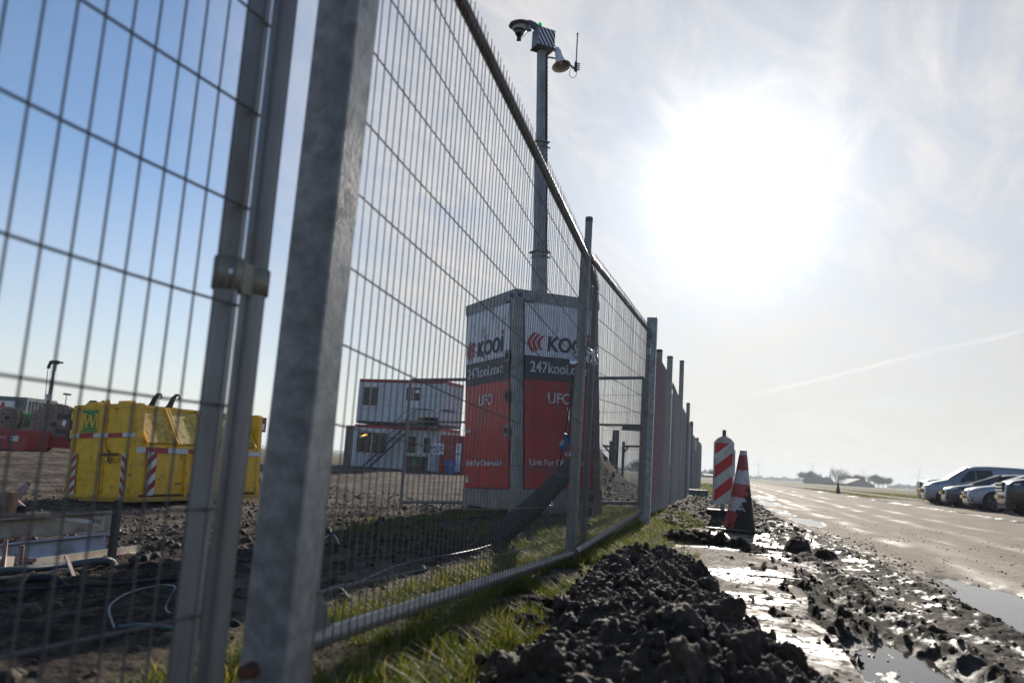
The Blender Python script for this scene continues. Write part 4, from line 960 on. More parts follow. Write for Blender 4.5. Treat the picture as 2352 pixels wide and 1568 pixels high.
def window(t, x0, x1, z0, z1, panes=2, shutter=.16, dark=True, y=-.0):
    f = MB(); fr = .06
    f.b2((x0, y-.03, z0), (x1, y+.03, z0+fr)).b2((x0, y-.03, z1-fr), (x1, y+.03, z1)).b2((x0, y-.03, z0+fr), (x0+fr, y+.03, z1-fr)).b2((x1-fr, y-.03, z0+fr), (x1, y+.03, z1-fr))
    for i in range(1, panes):
        x = x0+(x1-x0)*i/panes; f.b2((x-.03, y-.026, z0+fr), (x+.03, y+.026, z1-fr))
    o = f.build('window', M['cont_w'], t)
    for i in range(panes):
        a = x0+fr+(x1-x0-2*fr)*i/panes+.01; b_ = x0+fr+(x1-x0-2*fr)*(i+1)/panes-.01
        MB().b2((a, y-.012, z0+fr), (b_, y+.012, z1-fr)).build('pane', M['glass_dark'], o)
    if shutter: MB().b2((x0-.05, y-.1, z1), (x1+.08, y+.04, z1+shutter)).build('shutter_box', M['cont_w'], t)
    return o
PL = at(806, 1075, Z=50.); PR = at(1013, 1087, Z=47.6)
gz = min(PL.z, PR.z); bang = atan2(PR.y-PL.y, PR.x-PL.x); PL.z = gz+.0
dv = Vector((cos(bang), sin(bang), 0)); nv = Vector((-sin(bang), cos(bang), 0))
OG = 'stacked site office units'
lo = unit('lower grey office unit with a wide window, under the other unit', PL, bang, 6.06, 2.5, 2.72, group=OG)
up_ = unit('upper grey office unit with red roof edge, stacked on top', PL+Vector((0, 0, 2.78))+dv*.06, bang, 6.0, 2.5, 2.75, group=OG)
ul = unit('lower taupe unit set behind the left end of the stacked offices', PL-dv*1.42+nv*1.2, bang, 1.4, 5, 2.66, 'cont_taupe', group=OG)
window(up_, .28, 1.5, 1.05, 2.3); window(up_, 3.35, 4.45, .95, 2.35, shutter=0)
w2 = MB().b2((3.45, -.03, 1.02), (4.35, -.014, 1.5)).build('painted_reflection', M['cont_w'], up_)  # pale reflection in the lower panes, painted as a white sheet over the glass
MB().b2((4.0, -.032, 1.95), (4.3, -.016, 2.15)).build('paper_notice', M['inkwhite'], up_)
wl = window(lo, .2, 2.45, .95, 2.3, shutter=.12)
MB().tube((.65, -.02, 2.02), (.95, -.02, 2.12), .045, 8).build('ceiling_lamp', M['warmlamp'], lo)
MB().b2((.42, -.02, 1.9), (.62, -.014, 2.05)).build('paper_notice', M['inkwhite'], lo)
window(lo, 3.6, 4.5, 1.1, 2.2, 1, 0)
dd_ = MB().b2((4.75, -.03, .18), (5.6, .03, 2.3)).build('door', M['cont_w'], lo)
MB().b2((4.95, -.045, 1.2), (5.4, -.03, 2.1)).build('pane', M['glass_dark'], dd_); MB().tube((5.5, -.07, 1.1), (5.5, -.03, 1.1), .03, 8).build('handle', M['black'], dd_)
# outside stair
sr = thing('metal_staircase', 'grey steel outside stair climbing to the upper office unit', 'staircase', PL-nv*1.1, (0, 0, bang))
x0, x1, zt = 1.35, 4.35, 2.78
for y in (-.0, .8):
    MB().beam((x0, y, .02), (x1, y, zt), .05, .2, (0, 1, 0)).build('stringer', M['galv_dark'], sr)
    MB().path([(x0+.1, y, .95), (x1, y, zt+.95), (x1+1.3, y, zt+.95)], .025, 6).build('handrail', M['galv_dark'], sr)
    for i in range(6):
        u = i/5; MB().tube((x0+(x1-x0)*u, y, zt*u), (x0+(x1-x0)*u, y, zt*u+.95), .02, 6).build('baluster', M['galv_dark'], sr)
for i in range(12):
    u = (i+.5)/12; MB().b2((x0+(x1-x0)*u-.12, .02, zt*u), (x0+(x1-x0)*u+.12, .78, zt*u+.03)).build('tread', M['galv_dark'], sr)
MB().b2((x1-.05, -.02, zt-.08), (x1+1.6, .85, zt)).build('landing', M['galv_dark'], sr)
for x in (x1+.1, x1+1.5): MB().tube((x, .02, 0), (x, .02, zt-.08), .04, 8).build('landing_post', M['galv_dark'], sr)
bxx = thing('crate', 'dark box with a yellow rim on the stair landing', 'crate', sr.matrix_world @ Vector((0, 0, 0)))
bxx.location = PL-nv*.7+dv*5.3+Vector((0, 0, 2.79)); bxx.rotation_euler = (0, 0, bang)
MB().b2((-.4, -.25, 0), (.4, .25, .42)).build('bin', M['black'], bxx); MB().b2((-.42, -.27, .42), (.42, .27, .49)).build('rim', M['yellow'], bxx)
wb = thing('wheelie_bin', 'dark green wheeled rubbish bin with a pale lid by the offices', 'rubbish bin', PL-nv*2.6+dv*6.0, (0, 0, bang))
wb.scale = (.78, .78, .85)
MB().prism([(-.55, .12), (.55, .12), (.65, 1.15), (-.65, 1.15)], 1, -.45, .45).build('bin', M['black'], wb); MB().b2((-.75, -.5, 1.15), (.75, .5, 1.3)).build('lid', M['cream'], wb)
MB().b2((-.08, -.47, .5), (.25, -.452, .85)).build('sticker', M['green'], wb)
for x in (-.4, .4): MB().lathe([(0, .03), (.09, .03), (.09, -.03), (0, -.03)], (x, -.35, .09), 12, (0, radians(90), 0)).build('wheel', M['rubber'], wb)
rc = unit('dark red shipping container right of the stacked offices', PL+dv*6.35-nv*.6+Vector((0, 0, -.05)), bang, 2.4, 4, 2.35, 'cont_red', 'cont_red', cat='shipping container', nm='shipping_container')
MB().b2((1.05, -.02, .3), (1.35, .03, 1.9)).build('door_gap', M['white'], rc)
sgn = thing('notice_board', 'white notice sign on a thin post in front of the offices', 'notice board', PL-nv*3.2+dv*7.6, (0, 0, bang))
MB().tube((0, 0, 0), (0, 0, 1.9), .03, 6).build('post', M['galv_dark'], sgn); sb_ = MB().b2((-.33, -.04, 1.15), (.33, -.02, 1.75)).build('board', M['inkwhite'], sgn)
for i, (x, z) in enumerate(((-.2, 1.55), (.02, 1.55), (.2, 1.55), (-.2, 1.3), (.02, 1.3))): MB().lathe([(0, .001), (.07, .0)], (x, -.046, z), 12, (radians(90), 0, 0)).build('pictogram', M['blue'], sb_)
bpn = thing('barrel', 'blue barrel standing by the dark red container', 'barrel', PL-nv*1.6+dv*7.6, (0, 0, 0))
MB().lathe([(0, 0), (.29, 0), (.3, .3), (.28, .32), (.3, .6), (.29, .9), (0, .9)], (0, 0, 0), 18).build('drum', M['blue'], bpn)

# ------------------------------------------------------------------ yard in the far left
def gz_(p): p.z = hz_(p.x, p.y); return p
q = at(77, 1022, Z=44); ct = unit('grey corrugated shipping container at the far left behind the cable reels', q+Vector((-6.85, -.7, 0)), radians(6.5), 6.05, 2.4, 2.6, 'steel_blue', 'steel_blue', cat='shipping container', nm='shipping_container')
ct.location.z = q.z-.05
sa = thing('letter_sign', 'white sign with a red letter A cut by the picture edge', 'sign', at(11, 938, Z=41))
MB().box((0, 0, -.1), (1.15, .05, 1.0)).build('board', M['inkwhite'], sa)
text_mesh('letter', 'A', 1.0, M['inkred'], sa, Matrix.Translation((-.45, -.035, -.38)) @ Matrix.Rotation(radians(90), 4, 'X'), bold=.03)
MB().tube((-.4, 0, -2.2), (-.4, 0, -.6), .04, 6).tube((.4, 0, -2.2), (.4, 0, -.6), .04, 6).build('sign_post', M['galv_dark'], sa)
q = at(109, 950, Z=56)
tk = thing('storage_tank', 'dull green storage tank with a curved roof behind the reels', 'tank', (q.x, q.y, hz_(q.x, q.y)), (0, 0, radians(35)))
tk.scale = (.62, .62, 1)
prof = [(-1.3, 0), (1.3, 0), (1.3, 2.1)]+[(1.3*cos(a), 2.1+.55*sin(a)) for a in np.linspace(.2, pi-.2, 9)]+[(-1.3, 2.1)]
MB().prism(prof, 0, -1.4, 1.4).build('shell', M['tank_green'], tk)
for x in (-1.4, -.5, .5, 1.4): MB().prism([(a*1.02, b_*1.01) for a, b_ in prof], 0, x-.04, x+.04).build('band', M['tank_green'], tk)
q = at(95, 944, Z=46); bq = thing('blue_box', 'blue steel box between the two wooden cable reels', 'box', (q.x, q.y, hz_(q.x, q.y)))
MB().b2((-.6, -.3, 0), (.6, .3, 1.6)).build('housing', M['blue'], bq); MB().b2((-.65, -.35, 1.6), (.65, .35, 1.75)).build('lid', M['blue'], bq)
def reel(label, px_, py_, Z, R_, w0, yaw, cablem, on=0):
    c = at(px_, py_, Z=Z); t = thing('cable_reel', label, 'cable reel', (c.x, c.y, c.z-R_), (0, 0, yaw), 'wooden cable reels in the yard')
    for s_ in (-1, 1):
        fl = MB().lathe([(0, .0), (R_-.06, .0)], (0, s_*w0/2, R_), 28, (radians(90), 0, 0), False).build('flange', M['wood'], t)
        n = 9; bw = 2*R_/n
        for i in range(n):
            a = -R_+i*bw+.012; b_ = a+bw-.024; ha = sqrt(max(R_**2-min(a*a, .98*R_*R_), 0)); hb = sqrt(max(R_**2-min(b_*b_, .98*R_*R_), 0)); m_ = (a+b_)/2; hm = sqrt(R_**2-m_*m_)
            y0, y1 = sorted((s_*w0/2, s_*(w0/2+.05)))
            poly = [(a, R_-ha), (m_, R_-hm), (b_, R_-hb), (b_, R_+hb), (m_, R_+hm), (a, R_+ha)]
            MB().prism(poly, 1, y0, y1).build('plank', M['wood'], fl)
        MB().lathe([(0, 0), (.12, 0), (.12, .01)], (0, s_*(w0/2+.058), R_), 14, (radians(90 if s_ < 0 else -90), 0, 0), False).build('hub_plate', M['black'], t)
        for a in (.8, 2.4, 4.0, 5.5): MB().box((R_*.5*cos(a), s_*(w0/2+.057), R_+R_*.5*sin(a)), (.09, .02, .09)).build('bolt_plate', M['black'], t)
    MB().lathe([(R_*.72, -w0/2+.01), (R_*.75, 0), (R_*.72, w0/2-.01)], (0, 0, R_), 26, (radians(90), 0, 0)).build('wound_cable', M[cablem], t)
    return t
reel('grey wooden cable reel at the left edge above the red box', 24, 960, 39, .54, .75, radians(28), 'blue')
reel('wooden cable reel wound with green cable', 62, 964, 39.5, .52, .9, radians(-12), 'cable_green')
rb = reel('largest brown wooden cable reel, standing on the red trailer', 130, 975, 38, .98, 1.1, radians(32), 'rope')
q = at(148, 965, Z=37)
cb = thing('reel_bracket', 'black steel bracket with a white tag beside the largest reel', 'bracket', q)
MB().b2((-.35, -.1, .05), (.5, .1, .28)).build('arm', M['black'], cb); MB().b2((-.3, -.1, -.6), (.55, .1, -.4)).build('lower_arm', M['black'], cb); MB().b2((.3, -.08, -.9), (.5, .12, .5)).build('upright', M['black'], cb)
MB().box((.12, -.13, -.12), (.2, .01, .24), (0, .3, 0)).build('tag', M['inkwhite'], cb)
tl = thing('trailer', 'dark red low trailer under the largest cable reel, tail lamp lit', 'trailer', gz_(at(125, 1035, Z=38.)))
tl.location.z += .1
MB().b2((-.95, -.9, .36), (2.2, .9, .6)).build('bed', M['cont_red'], tl); MB().b2((.6, -1.0, .1), (2.2, -.92, .45)).build('side_board', M['cont_red'], tl)
for x in (.2,): MB().lathe([(0, .1), (.2, .1), (.32, .08), (.32, -.08), (.2, -.1), (0, -.1)], (x, -.75, .22), 18, (radians(90), 0, 0)).build('wheel', M['rubber'], tl)
lp_ = at(97, 1018, Z=36.7)-tl.location; MB().lathe([(0, .03), (.055, .02), (.06, 0)], lp_, 12, (radians(90), 0, 0)).build('tail_lamp', M['redlamp'], tl)
MB().tube(lp_+Vector((0, .03, 0)), Vector((-.9, -.5, .45)), .03, 6).build('lamp_arm', M['black'], tl)
q = at(45, 1040, Z=36)
rx = thing('red_skip', 'red steel box with a white hazard label in front of the reels', 'steel box', (q.x, q.y, q.z))
MB().prism([(-1.2, .05), (.72, .05), (.86, .2), (.95, .85), (-1.2, .85)], 1, -.6, .6).build('body', M['cont_red'], rx)
MB().b2((-1.2, -.66, .85), (1.0, .66, 1.02)).build('lid', M['cont_red'], rx); MB().b2((-.14, -.64, .1), (-.06, -.605, .85)).build('rib', M['cont_red'], rx)
hl = MB().b2((.02, -.625, .52), (.42, -.606, .74)).build('hazard_label', M['inkwhite'], rx)
MB().box((.12, -.628, .66), (.07, .004, .07), (0, radians(45), 0)).build('hazard_mark', M['inkred'], hl); MB().prism([(.27, .62), (.37, .62), (.32, .7)], 1, -.63, -.627).build('hazard_mark', M['ink'], hl)
text_mesh('side_lettering', 'ouaems', .2, M['cream'], rx, Matrix.Translation((-.86, -.606, .6)) @ Matrix.Rotation(radians(90), 4, 'X'))
for x in (-.75, .15, .85): MB().tube((x, -.62, 1.02), (x+.02, -.62, 1.18), .025, 6).build('lifting_lug', M['pinkpipe'], rx)
q = at(115, 906, Z=45); q2 = at(127, 832, Z=45)
cm = thing('camera_mast', 'distant thin camera mast with hanging cable above the green tank', 'camera mast', (q.x, q.y, hz_(q.x, q.y)))
b0 = q-cm.location; b1 = q2-cm.location; b0b = Vector((b0.x-.3, 0, 0))
MB().path([b0b, b0, b0+(b1-b0)*.45], .085, 8).build('mast', M['galv_dark'], cm); MB().path([b0+(b1-b0)*.43, b1], .055, 8).build('upper_mast', M['galv_dark'], cm)
MB().box(b1, (.35, .2, .22)).box(b1+Vector((.28, 0, .0)), (.4, .12, .1)).build('head', M['black'], cm); MB().path([b1, b1+Vector((-.3, 0, .02)), b1+Vector((-.42, 0, -.35))], .09, 8).build('camera', M['black'], cm)
MB().path([b1+Vector((-.42, 0, -.4)), b0+(b1-b0)*.4+Vector((-.38, 0, 0)), b0+Vector((-.3, 0, 0))], .02, 6).build('hanging_cable', M['black'], cm)
MB().path([b1+Vector((.12, 0, -.1)), b1+Vector((.1, 0, -.4)), b1+Vector((.04, 0, -.5))], .02, 6).build('drop_lead', M['black'], cm)
MB().box(b0+Vector((0, -.1, -.15)), (.42, .06, .33)).build('sign_plate', M['inkwhite'], cm)
text_mesh('plate_lettering', 'UFO', .13, M['inkred'], cm, Matrix.Translation(b0+Vector((-.13, -.135, -.1))) @ Matrix.Rotation(radians(90), 4, 'X'))
q = at(150, 925, Z=60); q2 = at(153, 908, Z=60)
lpn = thing('lamp_post', 'tiny distant lamp pole with a double head', 'lamp post', (q.x, q.y, hz_(q.x, q.y)))
MB().tube((0, 0, 0), q2-lpn.location, .035, 6).build('pole', M['galv_dark'], lpn); MB().box(q2-lpn.location+Vector((-.12, 0, .1)), (.22, .2, .14)).box(q2-lpn.location+Vector((.2, 0, .08)), (.2, .2, .12)).build('lamp_head', M['black'], lpn)
q = at(598, 975, Z=48)
rs = thing('sign', 'small red and white sign board above the right end of the yellow container', 'sign', (q.x, q.y, hz_(q.x, q.y)))
qz = q.z-rs.location.z; MB().box((0, 0, qz), (.75, .05, .85)).build('board', M['cont_red'], rs); MB().box((.05, -.03, qz-.12), (.5, .02, .35)).build('white_field', M['inkwhite'], rs)
MB().tube((0, 0, 0), (0, 0, qz-.4), .05, 6).build('post', M['galv_dark'], rs)

# ------------------------------------------------------------------ scrap steel in the left foreground
def lay(label, nm, cat, a, b_, build, group=None, dz=0):
    A = gp(*a); B = gp(*b_); t = thing(nm, label, cat, A, group=group); d = B-A; build(t, d, A, B); return t
SG = 'steel sections lying on the site mud'
A = gp(-60, 1268); B = gp(241, 1247)
t = thing('steel_beam', 'upper buff steel beam with faded red paint in the scrap pile', 'steel beam', A, group=SG)
d = (B-A); dn = d.normalized(); sd = Vector((0, 0, 1)).cross(dn).normalized(); U = Vector((0, 0, 1))
MB().beam(U*.22, d+U*.20, .02, .17).build('web', M['beam'], t)
for s_ in (0, 1): MB().beam(U*(.13+.18*s_)+sd*-.06, d+U*(.11+.18*s_)+sd*-.06, .13, .018).build('flange', M['beam'], t)
pt = d*.80+U*.27-sd*-.0
m = Matrix(((dn.x, -sd.x*-1, 0, 0), (dn.y, -sd.y*-1, 0, 0), (dn.z, 0, 1, 0), (0, 0, 0, 1)))
rr = atan2(dn.y, dn.x)
MB().box(d*.72+U*.255-sd*.014, (.62, .006, .035), (0, 0, rr)).build('paper_label', M['inkwhite'], t)
MB().box(d*.93+U*.225-sd*.014, (.11, .006, .10), (0, 0, rr)).build('painted_mark', M['cream'], t)
text_mesh('mark_lettering', 'RXL', .06, M['ink'], t, Matrix.Translation(d*.93+U*.20-sd*.019-dn*.05) @ Matrix.Rotation(rr, 4, 'Z') @ Matrix.Rotation(radians(90), 4, 'X'))
MB().box(d*1.0+U*.21, (.03, .10, .17), (0, 0, rr)).build('end_plate', M['beam'], t)
def simple(label, a, b_, z0, w0, h0, mat, nm='steel_beam', cat='steel beam', group=SG, extra=None):
    A = gp(*a); B = gp(*b_); t = thing(nm, label, cat, A, group=group)
    MB().beam(U*z0, (B-A)+U*z0, w0, h0).build('bar', M[mat], t)
    if extra: extra(t, B-A)
    return t
def ex1(t, d): MB().beam(U*.155, d+U*.14, .14, .016).build('flange', M['beam2'], t); MB().beam(U*.0, d+U*.0, .14, .016).build('flange', M['beam2'], t)
simple('lilac grey steel beam below the buff one in the scrap pile', (-60, 1300), (238, 1268), .07, .02, .14, 'beam2', extra=ex1)
def ex2(t, d): MB().beam(U*.01+Vector((0, -.03, 0)), d+U*.01+Vector((0, -.03, 0)), .09, .012).build('lower_leg', M['beam'], t)
simple('long buff angle bar lying in front of the scrap pile', (74, 1306), (318, 1270), .035, .012, .045, 'beam', extra=ex2)
simple('short buff channel end at the left edge of the scrap pile', (-40, 1325), (16, 1312), .05, .06, .07, 'beam')
simple('thin rusty rod lying across the front of the scrap pile', (16, 1300), (76, 1306), .05, .02, .02, 'pinkpipe', 'rusty_rod', 'rod')
tb = thing('u_bracket', 'small rusty u shaped bracket at the left of the scrap pile', 'bracket', gp(22, 1318))
MB().path([(-.06, 0, .18), (-.05, 0, .03), (.02, 0, .0), (.06, 0, .05), (.055, 0, .16)], .013, 6).build('bar', M['pinkpipe'], tb)
cable('hose', 'grey ribbed hose lying along the front of the scrap pile', 'hose', [gp(-60, 1338)+U*.05, gp(40, 1330)+U*.05, gp(151, 1318)+U*.05, gp(242, 1302)+U*.04, gp(262, 1297)], .021, 'hose', 10)
cable('hose', 'second black hose on the mud just below the grey ribbed hose', 'hose', [gp(-60, 1352)+U*.03, gp(60, 1346)+U*.035, gp(120, 1343)+U*.03, gp(150, 1341)-U*.03], .02, 'rubber', 10)
cable('black_cable', 'black cable crossing the dark mud at lower left', 'cable', [gp(-30, 1370)+U*.02, gp(120, 1360)+U*.02, gp(250, 1352)+U*.02, gp(380, 1340)+U*.02, gp(440, 1335)+U*.01], .009, 'rope')
cable('blue_cable', 'pale blue cable curling on the mud near the left round tubes', 'cable', [gp(263, 1442), gp(248, 1424)+U*.03, gp(257, 1402)+U*.03, gp(297, 1383)+U*.04, gp(369, 1371)+U*.05, gp(405, 1367)+U*.03, gp(440, 1372)+U*.02], .0042, 'bluewire')
cable('blue_cable', 'short end of blue cable looping back beside the round tube', 'cable', [gp(372, 1370)+U*.05, gp(398, 1377)+U*.05, gp(386, 1393)+U*.03, gp(380, 1404)+U*.01, gp(392, 1408)], .0042, 'bluewire')
cable('blue_cable', 'thin dark cable lying straight below the pale blue loop', 'cable', [gp(272, 1447)+U*.01, gp(320, 1449)+U*.02, gp(384, 1448)+U*.01, gp(440, 1450)], .007, 'bluewire')
cable('blue_cable', 'long blue cable winding over the mud behind the near fence panel', 'cable', [gp(700, 1386)+U*.01, gp(760, 1366)+U*.03, gp(831, 1348)+U*.03, gp(880, 1325)+U*.03, gp(917, 1310)+U*.03, gp(975, 1300)+U*.04, gp(1034, 1293)+U*.05, gp(1090, 1280)+U*.05, gp(1128, 1268)+U*.05], .0045, 'bluewire')
cable('blue_cable', 'curl of pale blue cable on the mud just right of the big square post', 'cable', [gp(735, 1256)+U*.03, gp(752, 1246)+U*.05, gp(768, 1247)+U*.05, gp(778, 1256)+U*.02], .006, 'bluewire')
def stake(label, base, topx, topy, w0, mat, nm='stake', rnd=False):
    b_ = gp(*base); tpp = Q(topx, topy, b_.y); t = thing(nm, label, 'stake', b_)
    (MB().tube((0, 0, -.1), tpp-b_, w0/2, 12) if rnd else MB().beam((0, 0, -.1), tpp-b_, w0, w0, (0, 1, 0))).build('shaft', M[mat], t); return t
stake('dark square stake standing in the mud in front of the yellow container', (255, 1292), 272, 1147, .036, 'black')
stake('brown wooden stake leaning at the left edge, behind the scrap beams', (10, 1245), 29, 1129, .10, 'stake', 'wooden_stake')
pk = thing('pink_pipe', 'faded pink pipe with funnel end lying by the wooden stake', 'pipe', gp(20, 1175))
sc = .0016*(pk.location-CAMP).length/2
MB().path([(-1.0, .2, .25), (-.1, .1, .22), (.38, -.1, .05)], [.09, .10, .11], 12, False).build('pipe', M['pinkpipe'], pk)
MB().path([(.0, .1, .24), (-.05, .3, .42), (-.15, .5, .50)], [.08, .07, .05], 10).build('elbow', M['pinkpipe'], pk)
MB().add([(-.9, -.2, .12), (.12, -.25, .16), (.2, .1, .28), (-.8, .2, .3)], [(0, 1, 2, 3)]).add([(-.9, -.2, .10), (.12, -.25, .14), (.2, .1, .26), (-.8, .2, .28)], [(3, 2, 1, 0)]).build('cover_plate', M['pinkpipe'], pk)
lb = thing('orange_offcut', 'thin orange brown offcut stuck upright by the grey hose', 'offcut', gp(166, 1320))
MB().beam((.02, 0, -.02), (-.06, 0, .10), .008, .025, (0, 1, 0)).build('strip', M['pinkpipe'], lb)
for i, (pts, lbl) in enumerate((([(45, 1352), (55, 1335), (70, 1318), (78, 1312)], 'pale dry twig standing in the mud at lower left'), ([(95, 1328), (120, 1312), (150, 1306), (160, 1312)], 'second pale twig arching right of the first one'))):
    P_ = [gp(x, y) for x, y in pts]; Yb = P_[0].y; cable('twig', lbl, 'twig', [Q(x, y, Yb) for x, y in pts], .007, 'beam', 5)
def soil_mat():
    m = bpy.data.materials.new('dark_clay_soil'); m.use_nodes = True; k = N(m.node_tree)
    pos = k.n('ShaderNodeNewGeometry').outputs['Position']
    a = k.noise(pos, 6, 6, .65); b = k.noise(pos, 45, 6, .7); g = k.noise(pos, 170, 3, .6)
    c = k.mix(k.maprange(a, .38, .64), (.030, .021, .0135), (.092, .062, .039)); c = k.mix(k.math('MULTIPLY', k.maprange(b, .5, .68), .6), c, (.15, .11, .075))
    nn = k.n('ShaderNodeBump', {'Strength': .9, 'Distance': .012, 'Height': k.math('ADD', k.math('MULTIPLY', b, 1.0), k.math('MULTIPLY', g, .5))}).outputs[0]
    p_ = k.n('ShaderNodeBsdfPrincipled', {'Base Color': c, 'Roughness': k.math('MULTIPLY_ADD', a, .3, .6), 'Normal': nn, 'Specular IOR Level': .35})
    k.n('ShaderNodeOutputMaterial', {0: p_.outputs[0]}); return m
M['soil'] = soil_mat()

# ------------------------------------------------------------------ traffic delineator and cones
DP = Vector((.03, 13.6, hz_(.03, 13.6)+.01))
dl_ = thing('lane_delineator', 'upright red and white striped lane delineator standing left of the road', 'delineator', DP, (0, 0, radians(4)))
PWd, PH = .315, 1.06; z0 = .185
prof = [(-PWd/2, 0), (PWd/2, 0), (PWd/2, PH-.09), (PWd/2-.05, PH-.03), (.03, PH+.01), (-.03, PH+.01), (-PWd/2+.05, PH-.03), (-PWd/2, PH-.09)]
MB().prism([(x, z+z0) for x, z in prof], 1, -.035, .035).build('board', M['del_white'], dl_)
hz1 = hazard(Matrix.Translation((-PWd/2+.022, -.04, z0+.03)), PWd-.044, PH-.13, dl_, 2.5, red='del_red', white='del_white', nm='striped_face')
MB().b2((-.028, -.02, z0+PH), (.028, .02, z0+PH+.11)).build('top_post', M['scrim_grey'], dl_)
MB().b2((-.03, -.025, .09), (.03, .025, z0)).build('foot_post', M['galv'], dl_)
MB().box((-.02, 0, .03), (.44, .5, .13), bev=.05).build('rubber_base', M['rubber'], dl_)
MB().b2((PWd/2-.03, -.02, z0+.45), (PWd/2+.02, .12, z0+PH-.2)).build('rear_board', M['del_white'], dl_)

def cone_mat():
    m = bpy.data.materials.new('muddy_cone'); m.use_nodes = True; k = N(m.node_tree)
    oc = k.n('ShaderNodeTexCoord').outputs['Object']; s = k.n('ShaderNodeSeparateXYZ', {0: oc}).outputs
    z = k.math('ADD', s[2], k.math('MULTIPLY', k.math('SUBTRACT', k.noise(oc, 9, 3), .5), .02))
    bands = k.n('ShaderNodeValToRGB', {0: k.math('DIVIDE', z, 1.0)}); cr = bands.color_ramp; cr.interpolation = 'CONSTANT'
    Rr, Wh, G = (.42, .05, .05, 1), (.56, .53, .50, 1), (.30, .07, .06, 1)
    stops = [(0, Rr), (.22, Wh), (.38, (.46, .07, .06, 1)), (.54, Wh), (.70, Rr), (.88, Wh)]
    while len(cr.elements) < len(stops): cr.elements.new(.5)
    for e, (p_, c_) in zip(cr.elements, stops): e.position = p_; e.color = c_
    # scuffs, and the dark mud cake on one flank
    n1 = k.noise(oc, 7, 7, .7, .4); n2 = k.noise(oc, 20, 6, .7)
    c = k.mix(k.math('MULTIPLY', k.maprange(n2, .50, .66), .7), bands.outputs[0], (.34, .22, .19))
    c = k.mix(k.math('MULTIPLY', k.maprange(n1, .56, .66), .8), c, (.10, .075, .06))
    lim = k.math('SUBTRACT', k.math('ADD', k.math('MULTIPLY', s[0], 2.4), .25), s[2])
    f = k.maprange(k.math('ADD', lim, k.math('ADD', k.math('MULTIPLY', k.math('SUBTRACT', n1, .5), 1.3), k.math('MULTIPLY', k.math('SUBTRACT', n2, .5), .5))), -.03, .04)
    f = k.math('MULTIPLY', f, k.maprange(s[2], .62, .46))
    c = k.mix(f, c, (.032, .024, .02))
    nn = k.n('ShaderNodeBump', {'Strength': .5, 'Distance': .01, 'Height': k.math('ADD', n2, f)}).outputs[0]
    p_ = k.n('ShaderNodeBsdfPrincipled', {'Base Color': c, 'Roughness': k.math('MULTIPLY_ADD', f, .3, .5), 'Normal': nn})
    k.n('ShaderNodeOutputMaterial', {0: p_.outputs[0]}); return m
M['cone'] = cone_mat()
M['cone_far'] = pbr('dark_muddy_cone', (.10, .03, .035), .6, 0, .3, 6)
def cone(label, P, h, mat, rot=(0, 0, 0), group='road cones'):
    t = thing('traffic_cone', label, 'cone', P, rot, group)
    MB().lathe([(.188, .03), (.178, .06), (.130, .34), (.088, .60), (.055, .84), (.040, h-.0), (.034, h), (.030, h-.02), (.026, h-.1)], (0, 0, 0), 32).build('cone', M[mat], t)
    MB().lathe([(.036, h-.035), (.039, h+.01), (.033, h+.012), (.030, h-.02)], (0, 0, 0), 20).build('neck', M['del_white'] if mat == 'cone' else M[mat], t)
    MB().box((0, 0, .012), (.40, .40, .03), bev=.07).build('base', M['soil'] if mat == 'cone' else M['rubber'], t)
    return t
cp = Vector((.21, 9.75, hz_(.21, 9.75)+.035))
cone('battered red and white traffic cone caked in dark mud, beside the delineator', cp, .93, 'cone', (0, radians(1.8), radians(-8))).scale = (.94, .94, .955)
q = at(1925, 1133, z=0.02); s_ = cone('small dark traffic cone far across the road', Vector((q.x, q.y, .03)), .93, 'cone_far'); s_.scale = (.8, .8, .8)
yp = gp(1529, 1166)
t = thing('marker_peg', 'short lime yellow marker peg standing in the grass by the fence', 'marker peg', yp+Vector((0, 0, -.03))); MB().box((0, 0, .085), (.045, .02, .20)).build('peg', M['lime'], t)

HC = [(-.36, 4.65, .33, .60, .17), (-.30, 3.75, .35, .75, .17), (-.17, 2.95, .40, .70, .15), (-.06, 2.3, .44, .60, .14), (.06, 2.45, .30, .5, .09), (-.14, 4.1, .22, .6, .07), (-.42, 3.2, .22, .5, .06), (-.06, 3.2, .22, .6, .07), (-.44, 2.3, .2, .42, .06)]
def heap_h(x, y):
    s = 0
    for cx, cy, rx, ry, hh in HC: s = s+(hh*np.clip(1-((x-cx)/rx)**2-((y-cy)/ry)**2, 0, 1)**.8)**2.2
    return s**(1/2.2)
def heap_full(x, y):
    e = heap_h(x, y); m = sst(e, .0, .05)
    n = billow(x*3.6, y*3.6, 2)*.065+np.abs(fbm(x*8+2, y*8, 3, 2.1, .55))*.075-.012+fbm(x*26, y*26+3, 4, 2.1, .65)*.024
    return e*(1.0)+m*n
nx_, ny_ = 230, 470
gx = np.linspace(-1.0, .55, nx_); gy = np.linspace(1.55, 5.4, ny_); GX, GY = np.meshgrid(gx, gy)
GX2 = GX+.012*fbm(GX*22, GY*22, 2); GY2 = GY+.012*fbm(GX*22+9, GY*22, 2)
eh = heap_h(GX2, GY2); zz = H(GX2, GY2)+heap_full(GX2, GY2)-.03*(1-sst(eh, .0, .03))
V = np.stack([GX2, GY2, zz], -1).reshape(-1, 3); i = np.arange(ny_-1)[:, None]; j = np.arange(nx_-1)[None, :]
F = np.stack([i*nx_+j, i*nx_+j+1, (i+1)*nx_+j+1, (i+1)*nx_+j], -1).reshape(-1, 4); F = F[(eh.ravel()[F] > .003).any(1)]
used, inv = np.unique(F, return_inverse=True); inv = inv.reshape(F.shape)
ht = thing('soil_heap', 'heap of dark crumbly clay soil dumped on the verge in the foreground', 'soil heap', (-.2, 3.4, 0))
